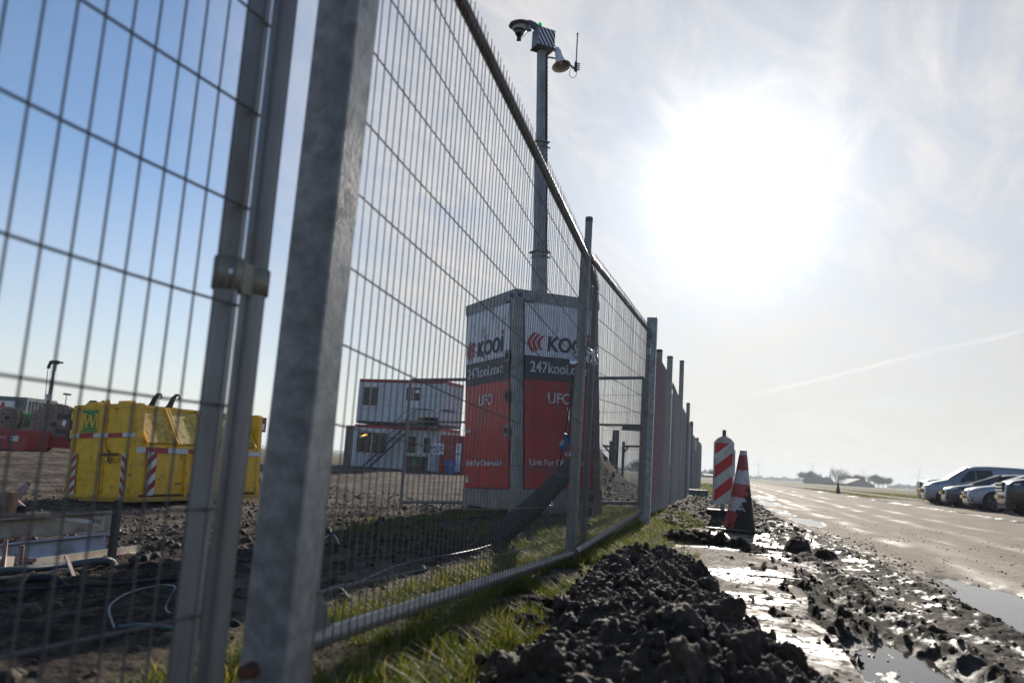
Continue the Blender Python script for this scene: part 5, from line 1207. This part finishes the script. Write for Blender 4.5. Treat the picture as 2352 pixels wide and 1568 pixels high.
me = bpy.data.meshes.new('heap'); me.from_pydata((V[used]-np.array([-.2, 3.4, 0])).tolist(), [], inv.tolist()); me.polygons.foreach_set('use_smooth', [True]*len(inv)); me.materials.append(M['soil']); link('heap', me, ht)
rs_ = np.random.RandomState(11)
import bmesh
def clod_geo(sub, seed):
    bm = bmesh.new(); bmesh.ops.create_icosphere(bm, subdivisions=sub, radius=1)
    v = np.array([q.co[:] for q in bm.verts]); f = [[q.index for q in fc.verts] for fc in bm.faces]; bm.free()
    s = seed*13.7
    n = fbm(v[:, 0]*1.1+s, v[:, 1]*1.1+v[:, 2]*1.7, 3, 2.2, .6)*.55+fbm(v[:, 0]*3+s, v[:, 2]*3-v[:, 1]*2.2, 3)*.28
    v = v*(1+n)[:, None]*np.array([1, .85, .72]); return v, f
clods3 = [clod_geo(4, s) for s in range(6)]; clods2 = [clod_geo(3, s+20) for s in range(5)]; clods1 = [clod_geo(2, s+40) for s in range(5)]
def rotm(r):
    a, b, c = r.rand(3)*6.28; return np.array(Euler((a, b, c)).to_matrix())
cm_ = []
for v, f in clods3:
    me = bpy.data.meshes.new('soil_clod'); me.from_pydata(v.tolist(), [], f); me.polygons.foreach_set('use_smooth', [True]*len(f)); me.materials.append(M['soil']); cm_.append(me)
def surf(x, y): return float(H(np.array([x]), np.array([y]))[0]+heap_full(np.array([x]), np.array([y]))[0])
def surfv(x, y): return H(x, y)+heap_full(x, y)
X = rs_.uniform(-.85, .4, 9000); Y = rs_.uniform(1.75, 5.2, 9000); E = heap_h(X, Y); kp = (E > .006) & (rs_.rand(9000) < .35+E*5); X, Y = X[kp][:210], Y[kp][:210]; S = surfv(X, Y)
for cnt in range(len(X)):
    x, y = float(X[cnt]), float(Y[cnt]); r = rs_.uniform(.012, .030) if cnt % 4 else rs_.uniform(.034, .062); o = link('soil_clod', cm_[cnt % 6], ht)
    o.location = (x+.2, y-3.4, float(S[cnt])+r*.05); o.scale = (r*rs_.uniform(.9, 1.3), r, r*rs_.uniform(.75, 1.05)); o.rotation_euler = tuple(rs_.rand(3)*6.28)
sv, sf = [], []; nb_ = 0
X = rs_.uniform(-.95, .45, 40000); Y = rs_.uniform(1.6, 5.5, 40000); E = heap_h(X, Y); En = heap_h(X*.85-.03, Y)
kp = (E >= .003) | ((En >= .003) & (rs_.rand(40000) < .25)); X, Y = X[kp][:5200], Y[kp][:5200]; S = surfv(X, Y)
for cnt in range(len(X)):
    r = .0025+.018*rs_.rand()**3; v, f = (clods2 if r > .010 else clods1)[cnt % 5]
    q = (v*r) @ rotm(rs_)+np.array([X[cnt]+.2, Y[cnt]-3.4, S[cnt]+r*.2]); sv.append(q); sf.append(np.array(f)+nb_); nb_ += len(q)
me = bpy.data.meshes.new('soil_crumbs'); me.from_pydata(np.concatenate(sv).tolist(), [], np.concatenate(sf).tolist()); me.materials.append(M['soil']); me.polygons.foreach_set('use_smooth', [True]*len(me.polygons)); o = link('soil_crumbs', me, ht); o['kind'] = 'stuff'
# crumbs thrown over slab, road and site
def crumbs(name, label, n, fx, fy, r0, r1, mat, power=2.5, cond=None, geo=clods1, flat=.8):
    sv, sf, nb = [], [], 0; X = fx(n); Y = fy(n); hh = H(X, Y)
    for i in range(n):
        if cond is not None and not cond(X[i], Y[i]): continue
        r = r0+(r1-r0)*rs_.rand()**power; v, f = geo[i % 5]
        q = (v*r) @ rotm(rs_)*np.array([1, 1, flat])+np.array([X[i], Y[i], hh[i]+r*.1]); sv.append(q); sf.append(np.array(f)+nb); nb += len(q)
    me = bpy.data.meshes.new(name); me.from_pydata(np.concatenate(sv).tolist(), [], np.concatenate(sf).tolist()); me.materials.append(M[mat]); me.polygons.foreach_set('use_smooth', [True]*len(me.polygons))
    o = link(name, me); tag(o, label, None, None, 'stuff'); return o
clods0 = [clod_geo(1, s+60) for s in range(5)]
crumbs('road_crumbs', 'dark crumbs of earth scattered over the road', 4200, lambda n: .8+4.5*rs_.rand(n)**1.7, lambda n: 2.2+13*rs_.rand(n)**1.3, .002, .014, 'soil', 5, geo=clods0)
crumbs('slab_crumbs', 'dark crumbs of earth scattered over the concrete slabs', 3200, lambda n: -.35+1.9*rs_.rand(n), lambda n: 2.0+9*rs_.rand(n)**1.2, .003, .02, 'soil', 4, geo=clods0, cond=lambda x, y: True)
crumbs('site_crumbs', 'clods of earth scattered over the muddy building site', 16000, lambda n: -1.2-16*rs_.rand(n), lambda n: 1.5+24*rs_.rand(n), .008, .06, 'soil', 3, geo=clods0)
o = MB().box((0, 0, 0), (.5, .12, .012), (0, .03, .25)).build('board', M['slab']); o.location = (.08, 9.45, hz_(.08, 9.4)+.055); tag(o, 'thin grey board lying beside the muddy cone on the slab', 'board')

crumbs('verge_crumbs', 'small clods lying on the bare verge between the sheeted fence and the road', 5000, lambda n: -.75+1.7*rs_.rand(n), lambda n: 9.5+20*rs_.rand(n)**1.3, .004, .045, 'soil', 3.5, geo=clods0)
# ------------------------------------------------------------------ grass
def grass_mat(name, c0, c1, dry):
    m = bpy.data.materials.new(name); m.use_nodes = True; k = N(m.node_tree)
    a = k.n('ShaderNodeAttribute', attribute_name='tint').outputs['Fac']
    c = k.mix(a, c0, c1); c = k.mix(k.maprange(a, .74, .84), c, dry)
    d = k.n('ShaderNodeBsdfPrincipled', {'Base Color': c, 'Roughness': .6, 'Specular IOR Level': .2})
    t = k.n('ShaderNodeBsdfTranslucent', {0: k.mix(1.0, c, (1.5, 1.6, .6), 'MULTIPLY')})
    k.n('ShaderNodeOutputMaterial', {0: k.n('ShaderNodeMixShader', {0: .42, 1: d.outputs[0], 2: t.outputs[0]}).outputs[0]}); return m
M['grass'] = grass_mat('verge_grass', (.055, .075, .014), (.16, .165, .035), (.30, .21, .09))
def blades(name, label, X, Y, hmin, hmax, wd, heapmask=True, mat='grass', seg=2):
    n = len(X); g = H(X, Y)
    keep = np.ones(n, bool)
    if heapmask: keep = heap_h(X, Y) < .012
    X, Y, g = X[keep], Y[keep], g[keep]; n = len(X)
    a = rs_.rand(n)*6.283; hh = hmin+(hmax-hmin)*rs_.rand(n)**1.8; bend = hh*(.25+1.5*rs_.rand(n)**1.6); w0 = wd*(.6+.8*rs_.rand(n))
    dx, dy = np.cos(a), np.sin(a); b = a+1.2+rs_.rand(n); px_, py_ = np.cos(b), np.sin(b)
    rows = []
    for u in ([0, .45, .8] if seg == 2 else [0, .6]):
        cx = X+dx*bend*u*u; cy = Y+dy*bend*u*u; cz = g-.004+hh*(u-.25*u*u); ww = w0*(1-u*.75)*.5
        rows += [np.stack([cx-px_*ww, cy-py_*ww, cz], -1), np.stack([cx+px_*ww, cy+py_*ww, cz], -1)]
    rows.append(np.stack([X+dx*bend, Y+dy*bend, g+hh*.75], -1))
    k_ = len(rows); V = np.stack(rows, 1).reshape(-1, 3); base_ = (np.arange(n)*k_)[:, None]
    faces = []
    for s in range((k_-1)//2-1): faces.append(base_+np.array([2*s, 2*s+1, 2*s+3, 2*s+2]))
    Q4 = np.concatenate(faces); T3 = base_+np.array([k_-3, k_-2, k_-1])
    me = bpy.data.meshes.new(name); me.from_pydata(V.tolist(), [], Q4.tolist()+T3.tolist())
    at_ = me.attributes.new('tint', 'FLOAT', 'POINT'); at_.data.foreach_set('value', np.repeat(np.clip(rs_.rand(n)*.8+.25*fbm(X*1.5, Y*1.5, 2)+.1, 0, 1), k_).astype(np.float32))
    me.materials.append(M[mat]); o = link(name, me); tag(o, label, None, None, 'stuff'); return o
def scatter(n, x0, x1, y0, y1, thr=.35, ypow=1.0, key='grass'):
    X = x0+(x1-x0)*rs_.rand(n); Y = y0+(y1-y0)*rs_.rand(n)**ypow; h, mk = H(X, Y, masks=True); m = mk[key] > (thr+.5*rs_.rand(n)); return X[m], Y[m]
X, Y = scatter(120000, -1.5, -.1, 1.6, 7.0, .12)
t1 = fbm(X*4.2, Y*4.2, 3) > -.12+.1*rs_.rand(len(X))
blades('verge_grass', 'tufts of green grass on the verge in front of the fence', X[t1], Y[t1], .02, .11, .0045)
X, Y = scatter(40000, -3.9, -.1, 6.0, 13.0, .25); blades('bench_grass', 'short grass around the cabinet and along the fence', X, Y, .02, .085, .006)
X, Y = scatter(16000, -1.6, .1, 12.0, 60.0, .3, 1.2); blades('far_verge_grass', 'sparse grass further along the fence', X, Y, .04, .12, .012, seg=1)
X, Y = scatter(14000, 7.2, 18, 48, 95, .3, 1.2, 'field'); M['drygrass'] = grass_mat('dry_field_grass', (.10, .10, .025), (.17, .14, .04), (.28, .21, .08)); blades('field_grass', 'grass on the field edge beyond the road', X, Y, .05, .13, .03, seg=1, mat='drygrass')

# ------------------------------------------------------------------ parked cars
def paint(name, c, metal=.3): return pbr(name, c, .3, metal, .04, 2, coat=.7, dirt=(.16, .13, .10), dirt_amt=.2, low=.45)
M['p_silver'] = paint('silver_paint', (.27, .29, .32)); M['p_blue'] = paint('dark_blue_paint', (.035, .055, .085)); M['p_white'] = paint('pale_silver_paint', (.36, .38, .43)); M['p_black'] = paint('black_paint', (.015, .017, .02)); M['p_grey'] = paint('dark_grey_paint', (.05, .055, .065))
M['plate'] = pbr('yellow_plate', (.62, .42, .10), .5, 0, .05, 9); M['lamp'] = pbr('headlamp_glass', (.55, .58, .6), .12, .4, .1, 5, coat=.6); M['rim'] = pbr('alloy_rim', (.28, .28, .29), .35, .7, .1, 5)
def vehicle(label, P, rot, st, side_win, ws, paintm, wheels, hub_r, Wd, face, cat='car', group='vehicles parked beside the road', lampz=.66, grille=(.5, .78, .5), plate_z=.5, lower='black', mirror=None, name='parked_car', bars=0, roof_end=None):
    """st: stations (x, z_bottom, z_belt, z_top, half_width, half_top_width); nose at x=0, tail at +x"""
    t = thing(name, label, cat, P, rot, group)
    def sec(s): 
        x, zb, zl, zt, w0, wt = s; k_ = zt-zl
        return [(x, 0, zb), (x, w0*.90, zb), (x, w0*.985, zb+.12), (x, w0, (zb+zl)*.55), (x, w0*.985, zl-.04), (x, w0*.955, zl), (x, wt+.03*(k_ > .2), zt-.10*min(1, k_*3)), (x, wt-.07, zt-.015), (x, 0, zt+.015)]
    vs = []; fs = []
    rows = [sec(s) for s in st]
    for r in rows: vs += [(a, -b, c) for a, b, c in r]+[(a, b, c) for a, b, c in r[::-1][1:-1]]
    m_ = len(rows[0])*2-2
    for i in range(len(rows)-1):
        for j in range(m_): fs.append((i*m_+j, i*m_+(j+1) % m_, (i+1)*m_+(j+1) % m_, (i+1)*m_+j))
    fs += [tuple(range(m_-1, -1, -1)), tuple(range((len(rows)-1)*m_, len(rows)*m_))]
    b = MB().add(vs, [f[::-1] for f in fs], True).build('body', M[paintm], t)
    sm = b.modifiers.new('s', 'SUBSURF'); sm.levels = 2; sm.render_levels = 2
    def prof(x):
        for i in range(len(st)-1):
            if st[i][0] <= x <= st[i+1][0]:
                u = (x-st[i][0])/(st[i+1][0]-st[i][0]); return [a*(1-u)+b_*u for a, b_ in zip(st[i], st[i+1])]
        return st[-1]
    def sidept(x, z, off=.02):
        s = prof(x); u = min(max((z-s[2])/max(s[3]-.1-s[2], .01), 0), 1.1); return s[4]*.955*(1-u)+(s[5]+.02)*u+off
    for sy in (-1, 1):
        for poly in side_win:
            n = len(poly); a = [(x, sy*sidept(x, z, .012), z) for x, z in poly]; c = [(x, sy*sidept(x, z, -.02), z) for x, z in poly]
            MB().add(a+c, [tuple(range(n)) if sy < 0 else tuple(range(n-1, -1, -1))]+[(i, i+n, (i+1) % n+n, (i+1) % n) for i in range(n)]).build('side_window', M['glass_dark'], t)
        if mirror: MB().box((mirror[0], sy*(Wd+.10), mirror[1]), (.14, .2, .17), bev=.05).build('mirror', M['black'], t)
    (xa, za), (xb, zb_) = ws; g_ = []
    def tw(x, z): s = prof(x); return s[5]-.02
    for off in (.0, -.05):
        g_ += [(xa-off*.5, -tw(xa, za)+.02, za+off), (xa-off*.5, tw(xa, za)-.02, za+off), (xb-off*.5, tw(xb, zb_)-.08, zb_+off), (xb-off*.5, -tw(xb, zb_)+.08, zb_+off)]
    MB().add(g_, [(0, 1, 2, 3), (7, 6, 5, 4), (0, 4, 5, 1), (1, 5, 6, 2), (2, 6, 7, 3), (3, 7, 4, 0)]).build('windscreen', M['lamp'] if 0 else M['glass_dark'], t)
    # wheels with arches
    for xw in wheels:
        for sy in (-1, 1):
            R0 = hub_r; yo = Wd-.12
            MB().lathe([(0, .0), (R0+.07, .0), (R0+.07, .02), (0, .02)], (xw, sy*(Wd+.0)-.0, R0+.02), 22, (radians(90), 0, 0), False).build('wheel_arch', M['black'], t)
            wh = MB().lathe([(R0*.66, .10), (R0*.9, .11), (R0, .07), (R0, -.07), (R0*.9, -.11), (R0*.66, -.10)], (xw, sy*(yo+.08), R0), 24, (radians(90), 0, 0)).build('wheel', M['rubber'], t)
            rm = MB(); rm.lathe([(R0*.68, .0), (R0*.60, .02), (R0*.60, -.02)], (xw, sy*(yo+.17), R0), 20, (radians(90), 0, 0))
            for q_ in range(5):
                a = q_*2*pi/5+.3; rm.beam((xw, sy*(yo+.185), R0), (xw+R0*.62*cos(a), sy*(yo+.185), R0+R0*.62*sin(a)), .03, .07, (0, 1, 0))
            rm.lathe([(0, .03), (.07, .03), (.08, -.01)], (xw, sy*(yo+.165), R0), 12, (radians(90), 0, 0)); rm.build('rim', M['rim'], wh)
    # front end
    f0 = st[0][0]
    gw, gz, gh = grille[2], grille[0], grille[1]-grille[0]
    gr = MB().box((f0+.035, 0, gz+gh/2), (.12, gw*1.7, gh), bev=.05).build('grille', M['black'], t)
    for i in range(bars): MB().box((f0-.03, 0, gz+gh*(i+.5)/max(bars, 1)), (.03, gw*1.6, .028)).build('grille_bar', M['chrome'], gr)
    MB().box((f0-.05, 0, plate_z), (.10, .52, .115)).build('number_plate', M['plate'], t)
    for sy in (-1, 1):
        MB().add([(f0+.02, sy*(gw+.02), lampz-.07), (f0+.10, sy*(Wd-.16), lampz-.06), (f0+.36, sy*(Wd-.005), lampz+.04), (f0+.34, sy*(Wd-.01), lampz+.10), (f0+.12, sy*(Wd-.18), lampz+.05), (f0+.03, sy*(gw+.02), lampz+.05),
                  (f0+.2, sy*(gw-.05), lampz-.07), (f0+.3, sy*(Wd-.3), lampz-.06), (f0+.5, sy*(Wd-.1), lampz+.04), (f0+.5, sy*(Wd-.12), lampz+.10), (f0+.3, sy*(Wd-.3), lampz+.05), (f0+.2, sy*(gw-.05), lampz+.05)],
                 [(0, 1, 4, 5), (1, 2, 3, 4), (5, 4, 10, 11), (4, 3, 9, 10), (0, 6, 7, 1), (1, 7, 8, 2), (2, 8, 9, 3)]).build('headlight', M['lamp'], t)
        MB().box((f0+.10, sy*(Wd-.2), .36), (.08, .24, .07), (0, 0, sy*-.6)).build('fog_lamp_recess', M['black'], t)
    MB().box((f0+.26, 0, .27), (.42, Wd*1.66, .14), bev=.2).build('lower_bumper', M[lower], t)
    MB().b2((wheels[0]+.5, -Wd+.02, .2), (wheels[1]-.5, Wd-.02, .3)).build('sill', M['black'], t)
    return t
def hatch(s=1.0, hood=.93, roof=1.46, w0=.88, L=4.35, bx=(.95, 1.95)):
    return [(0, .28, .56, .62, .62, .55), (.06, .22, .66, .74, .76, .64), (.28, .2, .74, .84, w0-.04, .72), (.7, .2, .83, hood-.02, w0, .74), (1.15, .2, .90, hood+.06, w0, .70), (1.45, .2, .92, hood+.20, w0, .66), (2.05, .2, .94, roof-.05, w0, .62), (2.6, .2, .95, roof, w0, .60), (3.3, .2, .97, roof-.03, w0, .58), (3.85, .22, .99, roof-.16, w0-.02, .56), (4.15, .26, .98, 1.10, w0-.06, .60), (L, .32, .9, .96, w0-.14, .6)]
van_st = [(0, .30, .60, .68, .64, .55), (.05, .22, .72, .82, .80, .66), (.25, .2, .84, .98, .88, .74), (.65, .2, .96, 1.08, .90, .76), (.98, .2, 1.04, 1.17, .90, .74), (1.25, .2, 1.06, 1.36, .90, .72), (1.75, .2, 1.08, 1.74, .90, .72), (2.1, .2, 1.10, 1.82, .90, .74), (3.0, .2, 1.12, 1.84, .90, .76), (4.2, .2, 1.12, 1.82, .90, .76), (4.38, .3, 1.1, 1.70, .88, .74), (4.45, .4, 1.0, 1.4, .84, .72)]
pick_st = [(0, .34, .66, .76, .70, .62), (.05, .30, .84, .95, .84, .74), (.2, .28, .98, 1.10, .92, .80), (.6, .28, 1.06, 1.18, .95, .82), (1.2, .28, 1.12, 1.24, .95, .80), (1.55, .28, 1.16, 1.42, .95, .76), (2.05, .28, 1.18, 1.78, .95, .74), (2.8, .28, 1.18, 1.83, .95, .74), (3.6, .28, 1.18, 1.80, .95, .74), (4.4, .3, 1.18, 1.74, .95, .74), (5.0, .35, 1.15, 1.5, .92, .74)]
def carp(px_, py_, Y_):
    q = Q(px_, py_, Y_); return Vector((q.x, Y_, hz_(q.x+1, Y_)+.0))
hwin = [[(1.62, .98), (1.98, 1.30), (2.75, 1.38), (2.78, 1.0)], [(2.84, 1.0), (2.82, 1.38), (3.45, 1.32), (3.72, 1.06)]]
vwin = [[(1.42, 1.12), (1.78, 1.56), (2.0, 1.62), (2.02, 1.12)], [(2.06, 1.12), (2.04, 1.62), (2.62, 1.64), (2.68, 1.58), (2.68, 1.14)]]
Wn = ((1.0, .98), (2.03, 1.40))
vehicle('dark vehicle mostly hidden behind the silver van, only its chrome grille showing', carp(2111, 1130, 45.5), (0, 0, radians(-4)), pick_st, [[(1.75, 1.22), (2.1, 1.62), (2.8, 1.66), (2.8, 1.24)]], ((1.3, 1.24), (2.0, 1.74)), 'p_grey', (.85, 3.9), .36, .95, 0, grille=(.66, 1.02, .66), bars=4, lampz=.9, plate_z=.55, group=None)
vehicle('silver panel van with dark lower bumper, tallest of the parked row', carp(2118, 1150, 41.0), (0, 0, radians(-5)), van_st, vwin, ((.98, 1.2), (1.76, 1.74)), 'p_silver', (.82, 3.55), .32, .9, 0, cat='van', grille=(.50, .66, .5), lampz=.80, plate_z=.62, lower='black', mirror=(1.5, 1.15), name='panel_van', group=None)
vehicle('dark blue hatchback parked between the silver van and the pale hatchback', carp(2165, 1160, 37.4), (0, 0, radians(-5)), hatch(), hwin, Wn, 'p_blue', (.80, 3.42), .32, .88, 0, grille=(.52, .68, .4), lampz=.70, plate_z=.56, mirror=(1.65, 1.0), group=None)
vehicle('pale silver hatchback with slim headlights and low nose', carp(2215, 1168, 33.9), (0, 0, radians(-5)), hatch(roof=1.44), hwin, Wn, 'p_white', (.82, 3.44), .32, .88, 0, grille=(.55, .68, .42), lampz=.70, plate_z=.47, mirror=(1.65, 1.0), bars=1, group=None)
vehicle('dark vehicle with chrome barred grille cut off by the right picture edge', carp(2297, 1180, 30.4), (0, 0, radians(-5)), pick_st, [[(1.75, 1.22), (2.1, 1.62), (2.8, 1.66), (2.8, 1.24)]], ((1.3, 1.24), (2.0, 1.74)), 'p_black', (.92, 4.0), .38, .95, 0, grille=(.72, 1.04, .62), bars=3, lampz=.92, plate_z=.56, mirror=(1.75, 1.25), group=None)

# ------------------------------------------------------------------ far country
M['bark'] = pbr('far_bark', (.05, .045, .04), .9); M['twig'] = pbr('far_twigs', (.05, .045, .04), .9)
M['ever'] = pbr('far_dark_crown', (.035, .045, .035), .9, 0, .4, .5)
M['barn'] = pbr('far_barn_wall', (.08, .085, .085), .8); M['barnroof'] = pbr('far_barn_roof', (.06, .065, .07), .8); M['tower'] = pbr('turbine_paint', (.45, .46, .48), .5)
def tree_geo(Ht, spread, seed, dense):
    r = np.random.RandomState(seed); tr = MB(); cr = MB()
    tr.path([(0, 0, -.3), (0, 0, Ht*.3), (r.uniform(-.2, .2), 0, Ht*.55)], [Ht*.022, Ht*.017, Ht*.01], 6)
    tips = []
    for i in range(9):
        a = r.rand()*6.28; z0 = Ht*r.uniform(.22, .5); L = Ht*r.uniform(.25, .45); e = r.uniform(.5, 1.2)
        p1 = np.array([cos(a)*L*cos(e)*spread, sin(a)*L*cos(e)*spread, z0+L*sin(e)]); tr.path([(0, 0, z0), tuple(p1*.5+np.array([0, 0, z0*.5])), tuple(p1)], [Ht*.009, Ht*.006, Ht*.003], 4, False); tips.append(p1)
    n = 2600 if dense else 700
    for i in range(n):
        t = tips[r.randint(len(tips))]; c = t*r.uniform(.75, 1.0)+r.normal(0, Ht*.07, 3)*np.array([spread*1.3, spread*1.3, 1]); dz = np.array([r.normal(0, .4), r.normal(0, .4), abs(r.normal(.8, .4))]); dz /= np.linalg.norm(dz)
        L = Ht*r.uniform(.05, .13); w0 = Ht*(.006 if dense else .0035); p = np.cross(dz, [r.rand(), r.rand(), .2]); p /= np.linalg.norm(p)+1e-6
        cr.add([c-p*w0, c+p*w0, c+dz*L], [(0, 1, 2)])
    return tr, cr
tg = {}
for kx, (s_, dn_) in enumerate(((.75, 0), (.8, 0), (1.05, 1), (1.1, 1))):
    a, b_ = tree_geo(10, s_, 50+kx, dn_); tg[kx] = (a.mesh('trunk', M['bark']), b_.mesh('crown', M['twig']))
TZ = 520.
def tree(label, px_, pyb, pyt, kind, Z=TZ, group=None, wx=1.0):
    b_ = at(px_, pyb, Z=Z); h = (pyb-pyt)*Z/1870*1.18; gzz = hz_(b_.x, b_.y)
    t = thing('bare_tree', label, 'tree', (b_.x, b_.y, gzz-.2), (0, 0, random.uniform(0, 6)), group); h = h+(b_.z-gzz)
    for nm, me in zip(('trunk', 'crown'), tg[kind]):
        o = link(nm, me, t); o.scale = (h/10*wx, h/10*wx, h/10)
    return t
hb = lambda x: 1094.8+(x-1656.7)*.064+2.2
rows = [(1846, 27, 2, 'leftmost dense tree in front of the long barn, left of the far farm', 1.1), (1858, 29, 2, 'second dense tree from the left in the far farm', 1.0), (1870, 25, 2, 'third dense tree from the left, touching the long barn', 1.0), (1882, 24, 0, 'thin tree rising just behind the long barn roof', .8),
        (1906, 24, 0, 'small thin bare tree left of the two tall ones', .8), (1919, 38, 0, 'tall bare tree, left of the pair in the middle of the farm', 1.0), (1938, 40, 1, 'tall bare tree, right of the pair in the middle of the farm', 1.0), (1935, 24, 3, 'round dark tree below the two tall bare ones', 1.1),
        (1952, 26, 3, 'first round crowned tree of the row left of the gabled barn', 1.0), (1963, 27, 2, 'second round crowned tree of the row left of the gabled barn', .9), (1974, 27, 3, 'third round crowned tree of the row behind the gabled barn', 1.0), (1987, 28, 0, 'first thin tree above the gabled barn roof', .8), (1997, 27, 1, 'second thin tree right of the gabled barn ridge', .8),
        (2008, 29, 3, 'first tree of the dense cluster at the right end of the farm', 1.0), (2018, 30, 2, 'second tree of the dense cluster at the right end of the farm', 1.0), (2028, 28, 3, 'third tree of the dense cluster at the right end of the farm', 1.0), (2039, 26, 2, 'last tree at the right end of the farm', .95)]
for x, h, kd, lb, wx in rows: tree(lb, x, hb(x), hb(x)-h, kd, wx=wx, group='bare trees round the far farm')
tree('round dark tree seen through the second fence panel on the horizon', 1470, hb(1470)+4, hb(1470)-34, 3, Z=170, wx=1.2)
tree('small bare tree on the horizon right of the fence end', 1632, hb(1632)+2, hb(1632)-22, 1, Z=420)
tree('bushy bare tree on the horizon just left of the delineator', 1641, hb(1641)+2, hb(1641)-17, 2, Z=420, wx=1.3)
def barn(label, x0, x1, ytop, eave, Z, depth, gable):
    a = at(x0, hb(x0), Z=Z); b_ = at(x1, hb(x1), Z=Z); ang = atan2(b_.y-a.y, b_.x-a.x); L = (b_-a).length; g0 = min(hz_(a.x, a.y), 0)
    h = (hb((x0+x1)/2)-ytop)*Z/1870*.96; t = thing('barn', label, 'barn', (a.x, a.y, g0), (0, 0, ang)); he = h*eave
    MB().b2((0, 0, 0), (L, depth, he)).build('wall', M['barn'], t)
    if gable:
        MB().prism([(-.5, he), (L+.5, he), (L*.48, h)], 1, -.4, depth+.4).build('roof', M['barnroof'], t)
        MB().b2((L*.4, -.08, 0), (L*.6, -.02, he*.8)).build('door', M['barnroof'], t)
    else:
        MB().prism([(-.5, he), (depth+.5, he), (depth/2, h)], 0, -.4, L+.4).build('roof', M['barnroof'], t)
        MB().b2((L*.82, depth*.4, h*.9), (L*.86, depth*.55, h*1.15)).build('chimney', M['barn'], t)
    return t
barn('long hazy barn with a level ridge among the left farm trees', 1864, 1916, hb(1890)-17, .35, 500, 14, False)
barn('hazy barn with a wide gable right of the tall trees', 1946, 2009, hb(1980)-19, .30, 490, 20, True)
barn('low dark shed seen beyond the fence end', 1619, 1648, hb(1635)-9, .7, 380, 8, False)
def band(label, x0, x1, hts, Z, seed, name='tree_line', kind='stuff'):
    r = np.random.RandomState(seed); mb = MB(); n = 1500; a = at(x0, hb(x0), Z=Z); b_ = at(x1, hb(x1), Z=Z)
    for i in range(n):
        u = r.rand(); hgt = np.interp(u, np.linspace(0, 1, len(hts)), hts)*Z/1870; hgt *= (.75+.25*sin(u*40+seed)+.15*sin(u*97)); p = a.lerp(b_, u); z = r.rand()**.8*hgt
        w0 = Z/1870*(.8+1.6*r.rand()); an = r.rand()*6.28; c = Vector((p.x, p.y+r.uniform(-10, 10), z)); s1 = Vector((cos(an), .3*sin(an), sin(an)))*w0*1.6
        mb.add([c+s1, c-s1, c+Vector((0, 0, w0*2.2))], [(0, 1, 2)])
    o = mb.build(name, M['ever'], kind=kind); o['label'] = label; return o
band('hazy far tree line on the horizon across the road', 1660, 1850, [3, 6, 5, 7, 6], 1500, 3)
band('hazy woods far off at the right of the farm', 2040, 2350, [6, 10, 14, 9, 8, 9, 9], 1100, 4)
band('hazy far tree line on the horizon behind the site', 1380, 1660, [8, 10, 7, 11, 12], 900, 5)
band('hazy horizon tree line far behind the yard', -60, 1380, [6, 5, 7, 4, 6, 5], 1300, 6)
def turbine(label, px_, pyh, Z, R_, ph):
    hp = at(px_, pyh, Z=Z); t = thing('wind_turbine', label, 'wind turbine', (hp.x, hp.y, 0), group='wind turbines on the horizon')
    k_ = Z/1870; MB().path([(0, 0, 0), (0, 0, hp.z)], [k_*.75, k_*.45], 8).build('tower', M['tower'], t); MB().box((0, -1.5, hp.z), (k_*.8, 6, k_*.8)).build('nacelle', M['tower'], t)
    for i in range(3):
        a = ph+i*2*pi/3; MB().path([(0, -5, hp.z), (sin(a)*R_*.3, -5, hp.z+cos(a)*R_*.3), (sin(a)*R_, -5, hp.z+cos(a)*R_)], [k_*.35, k_*.45, k_*.12], 4).build('blade', M['tower'], t)
turbine('wind turbine nearest the delineator on the horizon', 1742, 1066, 1500, 14, .5)
turbine('wind turbine faint above the leftmost farm trees', 1866, 1068, 1700, 14, .9)
turbine('wind turbine standing above the gabled barn', 1982, 1082, 1500, 14, .8)
turbine('wind turbine alone between the farm and the parked cars', 2109, 1091, 1300, 15, .2)

# ------------------------------------------------------------------ haze
hm = bpy.data.materials.new('haze_air'); hm.use_nodes = True; k = N(hm.node_tree)
pv_ = k.n('ShaderNodeVolumePrincipled', {'Color': (.90, .95, 1.0), 'Density': .00042, 'Anisotropy': .2})
k.n('ShaderNodeOutputMaterial', {1: pv_.outputs[0]})
hb_ = MB().b2((-5600, -5600, -3), (5600, 5600, 75)).build('haze', hm, kind='stuff')
hb_.visible_shadow = True
